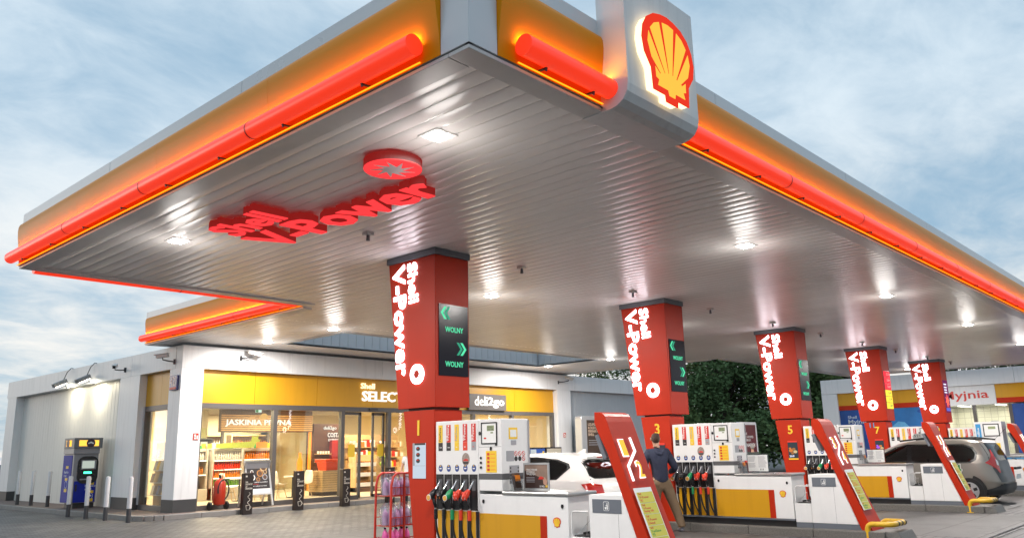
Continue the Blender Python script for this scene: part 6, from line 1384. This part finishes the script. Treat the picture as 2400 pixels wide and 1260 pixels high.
for y in (9.2, 10.8):
    t = thing('bay_light', (WX + 1.5, y, 3.12), 'lit strip light in the ceiling of the tiled wash bay', 'ceiling light', 'strip lights in the wash bay')
    box('tube', EM('lit bay strip', (1, .95, .8), 5), t, WX + .6, WX + 2.4, y - .06, y + .06, 3.10, 3.135)
    ld = bpy.data.lights.new('bay_glow', 'AREA'); ld.shape = 'RECTANGLE'; ld.size = 1.8; ld.size_y = .2; ld.energy = 45; ld.color = (1, .93, .76)
    lo = bpy.data.objects.new('bay_glow', ld); C.objects.link(lo); lo.parent = t; lo.location = (0, 0, -.04)
# tall advert stand between the shop and the wash hall
t = thing('advert_pylon', (34.0, 17.0, 0), 'tall white framed advert stand with dark red poster behind pump three', 'advert stand')
MB().prism([(33.15, .05), (33.15, 2.45), (33.22, 2.52), (34.75, 2.52), (34.82, 2.45), (34.82, .05)], 'y', 17.0, 17.15).build('stand_frame', WHITE2, t, bevel=.01)
pp = box('poster', M('dark red poster', (.16, .02, .015), .35, var=.6, vs=1.4), t, 33.3, 34.67, 16.992, 17.0, .3, 2.4)
text('NOWE\nSHELL V-POWER\nZ FORMUŁĄ', (33.4, 16.99, 1.65), UX, UZ, PAPER, pp, h=.42, w=1.0, bold=0.0126); text('DYNAFLEX', (33.4, 16.99, 1.45), UX, UZ, PAPER, pp, h=.15, w=1.15, bold=0.0252)
t = thing('white_utility_box', (40.5, 16.2, 0), 'white box on a post between the wash hall and the trees', 'box')
box('box_body', WHITE, t, 40.2, 40.8, 16.0, 16.5, 2.1, 2.6); MB().cyl((40.5, 16.25, -.05), (40.5, 16.25, 2.1), .05).build('post', GREY, t)

# ================================================================== TREES
BARK = M('bark', (.06, .045, .035), .9, var=.3, vs=6, bump=.6, bs=12)
def leaf_mat(n, c):
    m = M(n, c, .9, var=.45, vs=.9, spec=.08, rv=0); return m
LEAFS = [leaf_mat('dark green leaves', (.10, .17, .075)), leaf_mat('mid green leaves', (.13, .20, .08)), leaf_mat('olive green leaves', (.15, .20, .08))]
def tree(x, y, h, r, seed, mat, label, n=11500, group='trees behind the filling station'):
    rnd = random.Random(seed)
    t = thing('broadleaf_tree', (x, y, -.1), label, 'tree', group)
    tr = MB().tube([(x, y, -.2), (x + .1, y, h * .2), (x - .05, y + .1, h * .45), (x + .1, y, h * .75)], [.24, .19, .14, .05], 10)
    blobs = []
    for i in range(30):
        a = rnd.uniform(0, 2 * PI); zz_ = h * rnd.uniform(.22, .92); rr = r * rnd.uniform(.25, .85) * (1.0 - .75 * abs(zz_ / h - .5) ** 1.3 * 1.6)
        c = Vector((x + rr * math.cos(a), y + rr * math.sin(a), zz_)); blobs.append((c, r * rnd.uniform(.28, .5)))
        s = Vector((x, y, zz_ * .62)); tr.tube([s, (s + c) / 2 + Vector((0, 0, .15)), c], [.07, .045, .015], 6)
    tr.build('trunk', BARK, t, smooth=True)
    cr = MB()
    for i in range(n):
        c, br_ = blobs[rnd.randrange(len(blobs))]
        d = Vector((rnd.gauss(0, 1), rnd.gauss(0, 1), rnd.gauss(0, 1))).normalized() * br_ * rnd.uniform(.45, 1.08); d.z *= .8
        p = c + d; s = rnd.uniform(.10, .19)
        u = Vector((rnd.gauss(0, 1), rnd.gauss(0, 1), rnd.gauss(0, .6))).normalized(); w = u.orthogonal().normalized(); w.rotate(Matrix.Rotation(rnd.uniform(0, 6), 3, u))
        k = len(cr.v); cr.v += [tuple(p - u * s), tuple(p + w * s * .5), tuple(p + u * s), tuple(p - w * s * .5)]; cr.f.append((k, k + 1, k + 2, k + 3))
    cr.build('crown', mat, t, recalc=False)
tree(46, 24.5, 8.6, 3.4, 1, LEAFS[0], 'tall dark tree right of the head of pillar three')
tree(48.5, 20.6, 9.2, 3.3, 2, LEAFS[1], 'dense tree just left of pillar five')
tree(52, 23.0, 10.5, 3.8, 3, LEAFS[0], 'big dark tree behind the dense tree left of pillar five')
tree(49.5, 27.5, 7.2, 2.9, 4, LEAFS[2], 'lighter tree partly hidden by pillar three', 7000)
tree(55, 20.5, 9.5, 3.6, 5, LEAFS[0], 'dark tree between pillars five and seven')
tree(43.5, 21.6, 3.4, 2.4, 21, LEAFS[0], 'low dark bush under the trees behind pump three', 5600)
tree(45.5, 18.9, 3.6, 2.1, 22, LEAFS[0], 'low dark bush behind pillar five', 5400)
tree(41.5, 25.3, 3.2, 2.2, 23, LEAFS[1], 'low bush beside the end wall of the shop', 5000)
for i, (x, y, h) in enumerate(((58, 14.5, 8.6), (60, 11.0, 9.0), (61, 7.2, 8.4), (60, 3.6, 8.8))): tree(x, y, h, 3.0, 30 + i, LEAFS[i % 2], ['tree top above the left end of the wash hall roof', 'tree top above the middle of the wash hall roof', 'tree top above the wash hall sign', 'tree top above the right end of the wash hall roof'][i], 4500)
for i, (x, y, h) in enumerate(((55, 46, 9.2), (58, 43, 8.6), (62, 41.5, 9.6), (50, 47, 8.4))): tree(x, y, h, 3.2, 40 + i, LEAFS[2 if i % 2 else 0], ['far tree above the shop roof left of pillar three', 'far tree touching the left edge of pillar three', 'far tree behind the head of pillar three', 'far tree above the security camera on the shop roof edge'][i], 4500)
